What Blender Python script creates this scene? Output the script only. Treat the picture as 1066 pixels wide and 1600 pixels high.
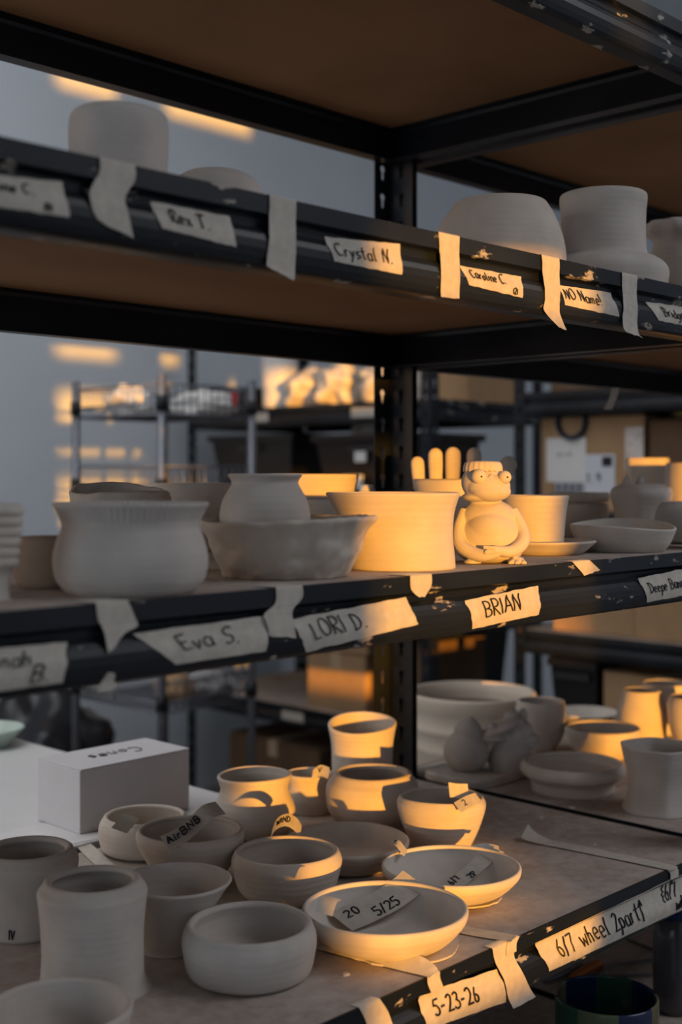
import bpy, bmesh, math, random
from mathutils import Vector, Matrix, noise
random.seed(7)
for o in list(bpy.data.objects): bpy.data.objects.remove(o)
scene = bpy.context.scene
COL = scene.collection
PI = math.pi

# ------------------------------------------------------------------ camera
H = 1.25                     # camera height
F = 1959.0                   # focal length in pixels of the 1066x1600 frame
CX, HOR = 533.0, 745.0       # image centre column, horizon row
D = 0.8716                   # camera distance from the front of the rack
TA = (2420 - 533) / F
A = math.atan(TA); CA, SA = math.cos(A), math.sin(A)
cam_d = bpy.data.cameras.new('camera')
cam = bpy.data.objects.new('camera', cam_d); COL.objects.link(cam)
cam.location = (0, -D, H)
cam.rotation_euler = (PI / 2, 0, math.atan2(SA, CA) - PI / 2)
cam_d.sensor_fit = 'VERTICAL'; cam_d.sensor_height = 36.0; cam_d.sensor_width = 24.0
cam_d.lens = 36.0 * F / 1600
cam_d.shift_y = -(800 - HOR) / 1600
cam_d.clip_start = 0.02; cam_d.clip_end = 60
cam_d.dof.use_dof = True
cam_d.dof.focus_distance = 1.56
cam_d.dof.aperture_fstop = 3.2
scene.camera = cam

# ------------------------------------------------------------------ light
world = bpy.data.worlds.new('sky'); scene.world = world
world.use_nodes = True
bg = world.node_tree.nodes['Background']
bg.inputs[0].default_value = (0.50, 0.62, 0.80, 1); bg.inputs[1].default_value = 0.6
SUN_AZ = math.radians(18.0); SUN_EL = math.radians(1.5)
_fwd = Vector((CA, SA, 0)); _rgt = Vector((SA, -CA, 0))
sun_h = (_fwd * math.cos(SUN_AZ) - _rgt * math.sin(SUN_AZ)).normalized()   # horizontal travel of the sunlight
sun_dir = sun_h * math.cos(SUN_EL) + Vector((0, 0, -math.sin(SUN_EL)))
sl = bpy.data.lights.new('evening_sun', 'SUN'); sl.energy = 6.4; sl.color = (1.0, 0.435, 0.05); sl.angle = 0.0092
so = bpy.data.objects.new('evening_sun', sl); COL.objects.link(so)
so.rotation_euler = sun_dir.to_track_quat('-Z', 'Y').to_euler(); so.location = (-3, -6, 3)
def area(name, loc, rot, sx, sy, power, color):
    l = bpy.data.lights.new(name, 'AREA'); l.shape = 'RECTANGLE'; l.size = sx; l.size_y = sy
    l.energy = power; l.color = color
    o = bpy.data.objects.new(name, l); COL.objects.link(o); o.location = loc; o.rotation_euler = rot
    return o
# daylight entering through the windows of the left wall
area('window_daylight', (-3.9, 1.1, H + .65), (PI / 2, 0, -PI / 2), 2.6, 1.5, 30, (.80, .90, 1.0))
area('window_daylight', (-3.9, -2.4, H + .65), (PI / 2, 0, -PI / 2), 2.6, 1.5, 7, (.85, .92, 1.0))
area('overhead_light', (3.2, -2.3, 3.46), (0, 0, 0), 2.4, 1.6, 52, (.96, .95, 1.0))  # unseen fill light added before the rack to brighten the pot fronts
# skylight over the aisle behind the rack
area('overhead_light', (.2, 1.55, 3.46), (0, 0, 0), 4.0, 1.4, 38, (.97, .98, 1.0))
scene.view_settings.view_transform = 'Standard'
scene.view_settings.look = 'None'
scene.view_settings.exposure = 0.0
scene.view_settings.gamma = 1.0
scene.view_settings.use_curve_mapping = False
scene.cycles.use_denoising = True
scene.cycles.max_bounces = 8
scene.cycles.diffuse_bounces = 5

# ------------------------------------------------------------------ geometry of the view (photo pixel -> place)
def wpt(right, d, z):
    """camera-right, forward distance, height above camera -> world"""
    return Vector((d * CA + right * SA, -D + d * SA - right * CA, H + z))
def on_Y(x, Y):
    """column x at rack depth Y -> (X, forward distance)"""
    u = (x - CX) / F; T = D + Y
    d = T / (SA - u * CA)
    return d * (CA + u * SA), d
def at_Y(x, y, Y):
    X, d = on_Y(x, Y)
    return Vector((X, Y, H + (HOR - y) * d / F))
def at_d(x, y, d):
    return wpt((x - CX) / F * d, d, (HOR - y) * d / F)
def at_Z(x, y, z):
    d = (z * F) / (HOR - y)
    return wpt((x - CX) / F * d, d, z)

# ------------------------------------------------------------------ materials
MATS = {}
def nodes(name):
    m = bpy.data.materials.new(name); m.use_nodes = True
    nt = m.node_tree
    return m, nt, nt.nodes['Principled BSDF']
def simple(name, col, rough=.6, metal=0, spec=.3, noise_scale=0, amt=.15, bump=0, trans=0):
    if name in MATS: return MATS[name]
    m, nt, b = nodes(name)
    b.inputs['Roughness'].default_value = rough; b.inputs['Metallic'].default_value = metal
    b.inputs['Specular IOR Level'].default_value = spec
    b.inputs['Base Color'].default_value = (*col, 1)
    if trans: b.inputs['Transmission Weight'].default_value = trans
    if noise_scale:
        tc = nt.nodes.new('ShaderNodeTexCoord'); n = nt.nodes.new('ShaderNodeTexNoise')
        n.inputs['Scale'].default_value = noise_scale; n.inputs['Detail'].default_value = 6
        nt.links.new(tc.outputs['Object'], n.inputs['Vector'])
        r = nt.nodes.new('ShaderNodeValToRGB')
        r.color_ramp.elements[0].position = .3; r.color_ramp.elements[1].position = .7
        r.color_ramp.elements[0].color = (*[c * (1 - amt) for c in col], 1)
        r.color_ramp.elements[1].color = (*[min(1, c * (1 + amt)) for c in col], 1)
        nt.links.new(n.outputs['Fac'], r.inputs['Fac']); nt.links.new(r.outputs['Color'], b.inputs['Base Color'])
        if bump:
            bp = nt.nodes.new('ShaderNodeBump'); bp.inputs['Strength'].default_value = bump; bp.inputs['Distance'].default_value = .002
            nt.links.new(n.outputs['Fac'], bp.inputs['Height']); nt.links.new(bp.outputs['Normal'], b.inputs['Normal'])
    MATS[name] = m
    return m
def clay(name, col, rings=.25):
    """dry clay: mottled colour, throwing rings and fine grit as relief"""
    m, nt, b = nodes(name)
    b.inputs['Roughness'].default_value = .82; b.inputs['Specular IOR Level'].default_value = .22
    tc = nt.nodes.new('ShaderNodeTexCoord')
    n1 = nt.nodes.new('ShaderNodeTexNoise'); n1.inputs['Scale'].default_value = 22; n1.inputs['Detail'].default_value = 5
    n2 = nt.nodes.new('ShaderNodeTexNoise'); n2.inputs['Scale'].default_value = 420; n2.inputs['Detail'].default_value = 3
    wv = nt.nodes.new('ShaderNodeTexWave'); wv.bands_direction = 'Z'; wv.inputs['Scale'].default_value = 38
    wv.inputs['Distortion'].default_value = 2.2; wv.inputs['Detail'].default_value = 2; wv.inputs['Detail Scale'].default_value = .6
    for n in (n1, n2, wv): nt.links.new(tc.outputs['Object'], n.inputs['Vector'])
    r = nt.nodes.new('ShaderNodeValToRGB')
    r.color_ramp.elements[0].position = .3; r.color_ramp.elements[1].position = .72
    r.color_ramp.elements[0].color = (*[c * .88 for c in col], 1); r.color_ramp.elements[1].color = (*[c * 1.07 for c in col], 1)
    nt.links.new(n1.outputs['Fac'], r.inputs['Fac']); nt.links.new(r.outputs['Color'], b.inputs['Base Color'])
    ma = nt.nodes.new('ShaderNodeMath'); ma.operation = 'MULTIPLY_ADD'; ma.inputs[1].default_value = .25
    nt.links.new(n2.outputs['Fac'], ma.inputs[0]); 
    mb = nt.nodes.new('ShaderNodeMath'); mb.operation = 'MULTIPLY'; mb.inputs[1].default_value = rings
    nt.links.new(wv.outputs['Fac'], mb.inputs[0]); nt.links.new(mb.outputs[0], ma.inputs[2])
    bp = nt.nodes.new('ShaderNodeBump'); bp.inputs['Strength'].default_value = .35; bp.inputs['Distance'].default_value = .0012
    nt.links.new(ma.outputs[0], bp.inputs['Height']); nt.links.new(bp.outputs['Normal'], b.inputs['Normal'])
    MATS[name] = m
    return m
CLAY = clay('dry_clay', (.60, .53, .455), .45)
CLAYG = clay('grey_clay', (.53, .485, .44), .3)
CLAYW = clay('pale_clay', (.63, .575, .51), .25)
CLAYB = clay('brown_clay', (.30, .215, .15), .3)
CLAYR = clay('rough_clay', (.58, .515, .44), .0)
def painted_steel(name, chips):
    m, nt, b = nodes(name)
    tc = nt.nodes.new('ShaderNodeTexCoord')
    mp = nt.nodes.new('ShaderNodeMapping'); mp.inputs['Scale'].default_value = (.55, 1, 1.3)
    nt.links.new(tc.outputs['Object'], mp.inputs['Vector'])
    n1 = nt.nodes.new('ShaderNodeTexNoise'); n1.inputs['Scale'].default_value = 30; n1.inputs['Detail'].default_value = 8; n1.inputs['Roughness'].default_value = .62
    n2 = nt.nodes.new('ShaderNodeTexNoise'); n2.inputs['Scale'].default_value = 7; n2.inputs['Detail'].default_value = 3
    nt.links.new(mp.outputs[0], n1.inputs['Vector']); nt.links.new(mp.outputs[0], n2.inputs['Vector'])
    r1 = nt.nodes.new('ShaderNodeValToRGB'); r1.color_ramp.elements[0].position = .605 - chips; r1.color_ramp.elements[1].position = .645 - chips
    nt.links.new(n1.outputs['Fac'], r1.inputs['Fac'])
    r2 = nt.nodes.new('ShaderNodeValToRGB'); r2.color_ramp.elements[0].position = .42; r2.color_ramp.elements[1].position = .75
    r2.color_ramp.elements[0].color = (.006, .008, .012, 1); r2.color_ramp.elements[1].color = (.017, .021, .029, 1)
    nt.links.new(n2.outputs['Fac'], r2.inputs['Fac'])
    mx = nt.nodes.new('ShaderNodeMix'); mx.data_type = 'RGBA'
    nt.links.new(r1.outputs['Color'], mx.inputs[0]); nt.links.new(r2.outputs['Color'], mx.inputs[6])
    mx.inputs[7].default_value = (.42, .38, .33, 1)
    nt.links.new(mx.outputs[2], b.inputs['Base Color'])
    rr = nt.nodes.new('ShaderNodeMapRange'); rr.inputs[3].default_value = .36; rr.inputs[4].default_value = .85
    nt.links.new(r1.outputs['Color'], rr.inputs[0]); nt.links.new(rr.outputs[0], b.inputs['Roughness'])
    b.inputs['Specular IOR Level'].default_value = .32
    MATS[name] = m
    return m
STEEL = painted_steel('chipped_black_paint', .0)
POSTM = painted_steel('black_post_paint', -.2)
def board_mat():
    m, nt, b = nodes('fibreboard')
    tc = nt.nodes.new('ShaderNodeTexCoord'); ge = nt.nodes.new('ShaderNodeNewGeometry')
    n1 = nt.nodes.new('ShaderNodeTexNoise'); n1.inputs['Scale'].default_value = 5; n1.inputs['Detail'].default_value = 7
    n2 = nt.nodes.new('ShaderNodeTexNoise'); n2.inputs['Scale'].default_value = 60; n2.inputs['Detail'].default_value = 8
    for n in (n1, n2): nt.links.new(tc.outputs['Object'], n.inputs['Vector'])
    r = nt.nodes.new('ShaderNodeValToRGB'); r.color_ramp.elements[0].position = .35; r.color_ramp.elements[1].position = .65
    r.color_ramp.elements[0].color = (.27, .145, .072, 1); r.color_ramp.elements[1].color = (.33, .18, .093, 1)
    nt.links.new(n1.outputs['Fac'], r.inputs['Fac'])
    dust = nt.nodes.new('ShaderNodeValToRGB'); dust.color_ramp.elements[0].position = .36; dust.color_ramp.elements[1].position = .66
    dust.color_ramp.elements[0].color = (.33, .265, .22, 1); dust.color_ramp.elements[1].color = (.52, .465, .42, 1)
    ad = nt.nodes.new('ShaderNodeMath'); ad.operation = 'MULTIPLY_ADD'; ad.inputs[1].default_value = .45
    sc = nt.nodes.new('ShaderNodeMath'); sc.operation = 'MULTIPLY'; sc.inputs[1].default_value = .55
    nt.links.new(n1.outputs['Fac'], sc.inputs[0]); nt.links.new(n2.outputs['Fac'], ad.inputs[0]); nt.links.new(sc.outputs[0], ad.inputs[2])
    nt.links.new(ad.outputs[0], dust.inputs['Fac'])
    sx = nt.nodes.new('ShaderNodeSeparateXYZ'); nt.links.new(ge.outputs['True Normal'], sx.inputs[0])
    gt = nt.nodes.new('ShaderNodeMath'); gt.operation = 'GREATER_THAN'; gt.inputs[1].default_value = .5
    nt.links.new(sx.outputs[2], gt.inputs[0])
    mx = nt.nodes.new('ShaderNodeMix'); mx.data_type = 'RGBA'
    nt.links.new(gt.outputs[0], mx.inputs[0]); nt.links.new(r.outputs['Color'], mx.inputs[6]); nt.links.new(dust.outputs['Color'], mx.inputs[7])
    nt.links.new(mx.outputs[2], b.inputs['Base Color']); b.inputs['Roughness'].default_value = .75; b.inputs['Specular IOR Level'].default_value = .2
    return m
BOARD = board_mat()
TAPE = simple('masking_tape', (.53, .49, .425), .75, 0, .2, 90, .10, .25)
INK = simple('black_marker_ink', (.012, .012, .022), .5)
PLASTER = simple('wall_paint', (.64, .69, .74), .9, 0, .2, 3, .03)
FLOORM = simple('concrete_floor', (.24, .23, .22), .7, 0, .3, 4, .2)
CHROME = simple('chrome_wire', (.20, .21, .24), .38, .6, .5)
WHITE = simple('white_laminate', (.70, .70, .70), .45, 0, .4, 6, .03)
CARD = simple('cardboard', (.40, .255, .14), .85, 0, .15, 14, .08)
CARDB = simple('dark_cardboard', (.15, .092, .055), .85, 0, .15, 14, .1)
BLACKP = simple('black_plastic', (.010, .010, .011), .45, 0, .4)
PAPER = simple('white_paper', (.74, .73, .72), .8, 0, .2, 30, .03)
BAG = simple('clear_bag_plastic', (.60, .56, .50), .35, 0, .5, 40, .2, .6)

# ------------------------------------------------------------------ object helpers
def link(name, me, mat=None, parent=None, loc=None, smooth=False):
    o = bpy.data.objects.new(name, me); COL.objects.link(o)
    if mat is not None and me is not None and not me.materials:
        for mm in (mat if isinstance(mat, (list, tuple)) else [mat]): me.materials.append(mm)
    if parent is not None: o.parent = parent
    if loc is not None: o.location = loc
    if smooth and me is not None:
        me.polygons.foreach_set('use_smooth', [True] * len(me.polygons))
    return o
def tag(o, label, cat, group=None, kind=None):
    if label: o['label'] = label
    if cat: o['category'] = cat
    if group: o['group'] = group
    if kind: o['kind'] = kind
    return o
def empty(name, loc, label, cat, group=None, rz=0):
    o = bpy.data.objects.new(name, None); COL.objects.link(o); o.location = loc; o.rotation_euler = (0, 0, rz)
    o.empty_display_size = .05
    return tag(o, label, cat, group)
def mesh(verts, faces):
    me = bpy.data.meshes.new('mesh'); me.from_pydata([tuple(v) for v in verts], [], faces); me.update(); return me
class MB:
    def __init__(s): s.v = []; s.f = []
    def add(s, vs, fs):
        n = len(s.v); s.v += [Vector(p) for p in vs]; s.f += [tuple(i + n for i in f) for f in fs]; return s
    def box(s, x0, x1, y0, y1, z0, z1):
        return s.add([(x0, y0, z0), (x1, y0, z0), (x1, y1, z0), (x0, y1, z0), (x0, y0, z1), (x1, y0, z1), (x1, y1, z1), (x0, y1, z1)],
                     [(0, 3, 2, 1), (4, 5, 6, 7), (0, 1, 5, 4), (1, 2, 6, 5), (2, 3, 7, 6), (3, 0, 4, 7)])
    def tube(s, pts, r, n=8, cap=True):
        pts = [Vector(p) for p in pts]; rings = []
        rr = r if isinstance(r, (list, tuple)) else [r] * len(pts)
        up = Vector((0, 0, 1)); base = len(s.v); prev = None
        for i, p in enumerate(pts):
            t = (pts[min(i + 1, len(pts) - 1)] - pts[max(i - 1, 0)])
            if t.length < 1e-9: t = Vector((0, 0, 1))
            t.normalize()
            if prev is None:
                a = up if abs(t.dot(up)) < .9 else Vector((1, 0, 0))
                e = t.cross(a).normalized()
            else:
                e = (prev - t * prev.dot(t)); e = e.normalized() if e.length > 1e-6 else t.orthogonal().normalized()
            prev = e; g = t.cross(e)
            for k in range(n):
                an = 2 * PI * k / n
                s.v.append(p + (e * math.cos(an) + g * math.sin(an)) * rr[i])
        for i in range(len(pts) - 1):
            for k in range(n):
                a = base + i * n + k; b = base + i * n + (k + 1) % n
                s.f.append((a, b, b + n, a + n))
        if cap:
            s.f.append(tuple(base + k for k in reversed(range(n))))
            s.f.append(tuple(base + (len(pts) - 1) * n + k for k in range(n)))
        return s
    def build(s, name, mat, parent=None, loc=None, smooth=False):
        return link(name, mesh(s.v, s.f), mat, parent, loc, smooth)
def catmull(pts, k=6):
    out = []
    P = [pts[0]] + list(pts) + [pts[-1]]
    for i in range(1, len(P) - 2):
        for j in range(k):
            t = j / k; a, b, c, d = P[i - 1], P[i], P[i + 1], P[i + 2]
            out.append(tuple(.5 * ((2 * b[q]) + (-a[q] + c[q]) * t + (2 * a[q] - 5 * b[q] + 4 * c[q] - d[q]) * t * t + (-a[q] + 3 * b[q] - 3 * c[q] + d[q]) * t ** 3) for q in range(len(b))))
    out.append(tuple(pts[-1])); return out
def evaluated(me, mods):
    """apply modifiers to a mesh without operators"""
    o = bpy.data.objects.new('tmp', me); COL.objects.link(o)
    for kind, props in mods:
        md = o.modifiers.new('m', kind)
        for k, v in props.items(): setattr(md, k, v)
    dg = bpy.context.evaluated_depsgraph_get(); dg.update()
    r = bpy.data.meshes.new_from_object(o.evaluated_get(dg))
    bpy.data.objects.remove(o)
    return r
def bevelled(mb, w=.002, seg=2):
    return evaluated(mesh(mb.v, mb.f), [('BEVEL', dict(width=w, segments=seg, limit_method='ANGLE'))])
def ellipsoid_bm(bm, c, r, rot=None, seg=48):
    M = Matrix.Translation(c) @ (rot.to_4x4() if rot else Matrix.Identity(4)) @ Matrix.Diagonal((*r, 1))
    bmesh.ops.create_uvsphere(bm, u_segments=seg, v_segments=seg // 2 + 2, radius=1, matrix=M)
def blob(items, voxel, smooth=6, tubes=()):
    """several lumps of clay pressed into one continuous skin"""
    bm = bmesh.new()
    for it in items: ellipsoid_bm(bm, *it)
    me = bpy.data.meshes.new('b'); bm.to_mesh(me); bm.free()
    if tubes:
        mb = MB()
        for pts, r in tubes: mb.tube(catmull(pts, 5), catmull([(q,) for q in r], 5) and [q[0] for q in catmull([(q,) for q in r], 5)], 12)
        m2 = mesh(mb.v, mb.f); bm = bmesh.new(); bm.from_mesh(me); bm.from_mesh(m2); bm.to_mesh(me); bm.free()
    r = evaluated(me, [('REMESH', dict(mode='VOXEL', voxel_size=voxel)), ('SMOOTH', dict(factor=.5, iterations=smooth))])
    for v in r.vertices: v.co.z = max(v.co.z, .0003)
    return r

# ------------------------------------------------------------------ the rack: steel beams, keyhole posts, boards
PROFILE = [(0, 0), (0, -.018), (.007, -.0205), (.0085, -.0225), (.009, -.029), (.0035, -.0335), (0, -.038), (-.0022, -.044), (-.0026, -.052), (-.0012, -.060), (.001, -.066), (.004, -.0693), (.010, -.0705)]
PCLOSE = [(.032, -.0705), (.032, -.0685), (.0125, -.0665), (.0115, -.0200), (.0135, -.0145), (.032, -.0140), (.032, -.0128), (.0018, -.0128), (.0018, 0)]
BH = .0705
def prof_y(z):
    """how far the beam face lies behind the lip at z below the lip"""
    if z >= 0: return 0
    for (y0, z0), (y1, z1) in zip(PROFILE, PROFILE[1:]):
        if z1 <= z <= z0: return y0 + (y1 - y0) * ((z - z0) / (z1 - z0) if z1 != z0 else 0)
    return PROFILE[-1][0]
def beam_mesh(p0, p1, inward):
    prof = PROFILE + PCLOSE; n = len(prof); p0 = Vector(p0); p1 = Vector(p1); inward = Vector(inward)
    vs = [p + inward * a + Vector((0, 0, b)) for p in (p0, p1) for a, b in prof]
    fs = [(i, (i + 1) % n, n + (i + 1) % n, n + i) for i in range(n)] + [tuple(reversed(range(n))), tuple(range(n, 2 * n))]
    me = mesh(vs, fs); bm = bmesh.new(); bm.from_mesh(me); bmesh.ops.recalc_face_normals(bm, faces=bm.faces); bm.to_mesh(me); bm.free()
    return me
def slotted_plate(w, h, pitch, x_hole, detail=8):
    """flat steel strip (local x = width, y = height) with real keyhole slots"""
    cu = bpy.data.curves.new('c', 'CURVE'); cu.dimensions = '2D'; cu.fill_mode = 'BOTH'; cu.extrude = .0009
    def poly(pts):
        s = cu.splines.new('POLY'); s.points.add(len(pts) - 1)
        for q, p in zip(s.points, pts): q.co = (p[0], p[1], 0, 1)
        s.use_cyclic_u = True
    poly([(0, 0), (w, 0), (w, h), (0, h)])
    y = pitch * .6
    while y < h - .03:
        R, r, L = .0062, .0032, .020
        pts = []
        a0 = math.asin(r / R)
        for k in range(detail + 1):
            an = -PI / 2 + a0 + (2 * PI - 2 * a0) * k / detail
            pts.append((x_hole + R * math.cos(an), y + R * math.sin(an)))
        pts += [(x_hole - r, y - L + r), (x_hole - r * .5, y - L), (x_hole + r * .5, y - L), (x_hole + r, y - L + r)]
        poly(pts); y += pitch
    o = bpy.data.objects.new('t', cu); COL.objects.link(o)
    dg = bpy.context.evaluated_depsgraph_get(); dg.update()
    me = bpy.data.meshes.new_from_object(o.evaluated_get(dg)); bpy.data.objects.remove(o)
    return me
POSTS = {}
def post_mesh(h, a, b, detail):
    """L-shaped post, corner at the origin, legs along -x and -y"""
    key = (h, a, b, detail)
    if key in POSTS: return POSTS[key]
    bm = bmesh.new()
    m1 = slotted_plate(a, h, .0508, a * .48, detail); m2 = slotted_plate(b, h, .0508, b * .52, detail)
    m1.transform(Matrix(((-1, 0, 0, 0), (0, 0, 1, 0), (0, 1, 0, 0), (0, 0, 0, 1)))); bm.from_mesh(m1)
    m2.transform(Matrix(((0, 0, 1, 0), (-1, 0, 0, 0), (0, 1, 0, 0), (0, 0, 0, 1)))); bm.from_mesh(m2)
    bmesh.ops.recalc_face_normals(bm, faces=bm.faces)
    me = bpy.data.meshes.new('post'); bm.to_mesh(me); bm.free(); POSTS[key] = me
    return me
def rack(label, x0, x1, y0, y1, levels, top, a=.042, b=.055, detail=8):
    root = empty('shelving_rack', (0, 0, 0), label, 'shelving rack')
    h = H + top
    for (px, py, sx, sy) in ((x0, y0, -1, -1), (x1, y0, 1, -1), (x0, y1, -1, 1), (x1, y1, 1, 1)):
        o = link('post', post_mesh(h, a, b, detail), POSTM, root, (px + sx * .0022, py + sy * .0022, 0)); o.scale = (sx, sy, 1)
    for L in levels:
        z = H + L
        link('front_beam', beam_mesh((x0, y0, z), (x1, y0, z), (0, 1, 0)), STEEL, root)
        link('back_beam', beam_mesh((x1, y1, z), (x0, y1, z), (0, -1, 0)), POSTM, root)
        link('side_beam', beam_mesh((x0, y1 - .034, z), (x0, y0 + .034, z), (1, 0, 0)), POSTM, root)
        link('side_beam', beam_mesh((x1, y0 + .034, z), (x1, y1 - .034, z), (-1, 0, 0)), POSTM, root)
        mb = MB().box(x0 + .0022, x1 - .0022, y0 + .0022, y1 - .0022, z - .0126, z - .0004)
        mb.build('shelf_board', BOARD, root)
    return root
# shelf heights relative to the camera
L_TOP, L_UP, L_MID, L_LOW, L_BOT = .636, .2665, -.1055, -.540, -.850
DEP, XE = .651, 1.709

# ------------------------------------------------------------------ room
def struct(name, mb, mat):
    o = mb.build(name, mat); o['kind'] = 'structure'; return o
RX0, RX1, RY0, RY1, RZ = -4.0, 6.6, -4.5, 3.02, 3.5
struct('floor', MB().box(RX0 - .1, RX1 + .1, RY0 - .1, RY1 + .1, -.1, 0), FLOORM)
struct('ceiling', MB().box(RX0 - .1, RX1 + .1, RY0 - .1, RY1 + .1, RZ, RZ + .1), PLASTER)
struct('wall_back', MB().box(RX0 - .1, RX1 + .1, RY1, RY1 + .12, 0, RZ), PLASTER)
struct('wall_right', MB().box(RX1, RX1 + .1, RY0, RY1, 0, RZ), PLASTER)
def wall_with_openings(a0, a1, z0, z1, openings):
    """rectangles of (a0, a1, z0, z1) left after cutting the openings"""
    xs = sorted({a0, a1} | {v for o in openings for v in o[:2]}); zs = sorted({z0, z1} | {v for o in openings for v in o[2:]})
    out = []
    for xa, xb in zip(xs, xs[1:]):
        run = None
        for za, zb in zip(zs, zs[1:]):
            mx, mz = (xa + xb) / 2, (za + zb) / 2
            solid = not any(o[0] < mx < o[1] and o[2] < mz < o[3] for o in openings)
            if solid: run = [xa, xb, za, zb] if run is None else [xa, xb, run[2], zb]
            elif run: out.append(run); run = None
        if run: out.append(run)
    return out
# openings of the front wall; written as the patch of evening sun each throws on the rack's front plane
SHX = sun_h.x / sun_h.y * RY0; SHZ = -RY0 / sun_h.y * math.tan(SUN_EL)
def opening(xa, xb, za, zb): return (xa + SHX, xb + SHX, za + SHZ + H, zb + SHZ + H)
OPEN = [opening(.94, 1.17, .185, .40), opening(1.17, 1.37, .185, .285), opening(.94, 1.37, -.598, .085),
        opening(1.79, 2.13, -.68, .085), opening(2.13, 2.50, -.52, -.36), opening(1.76, 2.15, .28, .47),
        opening(.93, 1.20, .535, 1.10), opening(1.40, 1.50, .535, 1.10),
        opening(.93, 1.20, 1.51, 1.90), opening(1.43, 1.88, 1.51, 1.90)]
mb = MB()
for r in wall_with_openings(RX0 - .1, RX1 + .1, 0, RZ, OPEN): mb.box(r[0], r[1], RY0 - .03, RY0, r[2], r[3])
struct('wall_front', mb, PLASTER)
mb = MB()
for r in wall_with_openings(RY0, RY1, 0, RZ, [(-3.7, -1.1, H - .1, H + 1.4), (-.2, 2.4, H - .1, H + 1.4)]): mb.box(RX0 - .03, RX0, r[0], r[1], r[2], r[3])
struct('wall_left', mb, PLASTER)

rack('black steel shelving rack in front, full of drying clay pots and taped name labels', -.12, XE, 0, DEP, (L_TOP, L_UP, L_MID, L_LOW, L_BOT), .95, .042, .055, 12)
rack('black steel shelving rack joined on the right of the front rack beyond the black seam', XE + .016, 2.94, 0, DEP, (L_TOP, L_UP, L_MID, L_LOW, L_BOT), .95, .042, .055, 8)
BL = (.25, -.10, -.455, -.81)
rack('black rack against the far wall holding bagged clay, black bins and boxes', 3.07, 3.68, 1.69, 2.90, BL, .75, .040, .040, 6)
rack('black rack at the far right holding the big labelled shipping box', 3.07, 3.68, .10, 1.36, BL, .75, .040, .040, 6)

# ------------------------------------------------------------------ clay pots
def pot(name, label, cx, prof, Y=None, ybot=None, hb=None, deck=L_LOW, wall=7, inner=None, mat=None, seg=64, wob=.012, rimwob=.0, lean=0,
        closed=False, flute=None, rough=0, floor=None, rim_round=True, facets=0, cat='pot', group='drying clay pots on the racks', rise=0, smooth=True, tiltx=0, seed=None):
    """turned clay vessel. prof: (half width, row) of its silhouette from foot to rim, as photo pixels at the vessel's own distance."""
    if Y is not None:
        X, d = on_Y(cx, Y)
    else:
        dfront = deck * F / (HOR - ybot); d = dfront / (1 - hb / F)
        p = wpt((cx - CX) / F * d, d, 0); X, Y = p.x, p.y
    k = d / F; base_row = HOR - (deck + rise) * F / d
    P = [(hw * k, max(0.0, (base_row - r) * k)) for hw, r in prof]
    P[0] = (P[0][0], 0.0)
    ztop = P[-1][1]
    out = catmull(P, 5)
    w = wall * k
    ft = (floor * k) if floor else w * 1.1
    ring = []                                   # (r, z, tag)
    ring.append((0.0, 0.0)); ring.append((out[0][0] * .6, 0.0)); ring += out
    if closed:
        ring.append((out[-1][0] * .5, out[-1][1] + .0005)); ring.append((0, out[-1][1] + .0008))
    else:
        r_t, z_t = out[-1]
        if rim_round:
            for an in (35, 75, 90, 105, 145, 180):
                a = math.radians(an); ring.append((r_t - w / 2 + w / 2 * math.cos(a), z_t + w / 2 * math.sin(a)))
        inn = [(max(.001, r - w), z) for r, z in out if z > ft * 1.3]
        if inner:
            inn = catmull([(hw * k, (base_row - r) * k) for hw, r in inner], 5)
        ring += list(reversed(inn))
        ring.append((max(.001, ring[-1][0] * .82), ft)); ring.append((0, ft))
    sd = seed if seed is not None else (hash(name) % 97) * 0 + cx * .37
    vs, fs = [], []
    lv = _rgt * (lean * k)
    nr = len(ring)
    for i, (r, z) in enumerate(ring):
        t = z / max(ztop, 1e-6)
        for s in range(seg):
            th = 2 * PI * s / seg
            q = 1 + wob * t * (math.sin(2 * th + sd) * .8 + math.sin(3 * th + sd * 2) * .5)
            if facets: q *= math.cos(PI / facets) / math.cos(((th + .3) % (2 * PI / facets)) - PI / facets) * .5 + .5
            if flute and flute[1] <= t <= flute[2]:
                q *= 1 + flute[3] * math.cos(flute[0] * th) * min(1, (t - flute[1]) / .08)
            rr = r * q
            zz = z + (rimwob * t * t * (math.sin(th + sd) + .6 * math.sin(2 * th + sd * 1.7)))
            v = Vector((rr * math.cos(th), rr * math.sin(th), zz))
            if rough:
                nn = noise.noise(v * 45 + Vector((sd, 0, 0))) + .5 * noise.noise(v * 110 + Vector((sd, 3, 0)))
                v += Vector((math.cos(th), math.sin(th), .35 * t)) * nn * rough * (1 if r > .003 else 0)
            v += lv * t
            v.z += tiltx * rr * math.cos(th - A) * t if tiltx else 0
            vs.append(v)
    for i in range(nr - 1):
        for s in range(seg):
            a = i * seg + s; b = i * seg + (s + 1) % seg
            fs.append((a, b, b + seg, a + seg))
    me = mesh(vs, fs)
    bm = bmesh.new(); bm.from_mesh(me); bmesh.ops.remove_doubles(bm, verts=bm.verts, dist=1e-6)
    bmesh.ops.recalc_face_normals(bm, faces=bm.faces); bm.to_mesh(me); bm.free()
    o = link(name, me, mat or CLAY, None, (X, Y, H + deck + rise), smooth)
    tag(o, label, cat, group)
    o['k'] = k; o['d'] = d
    return o

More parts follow.
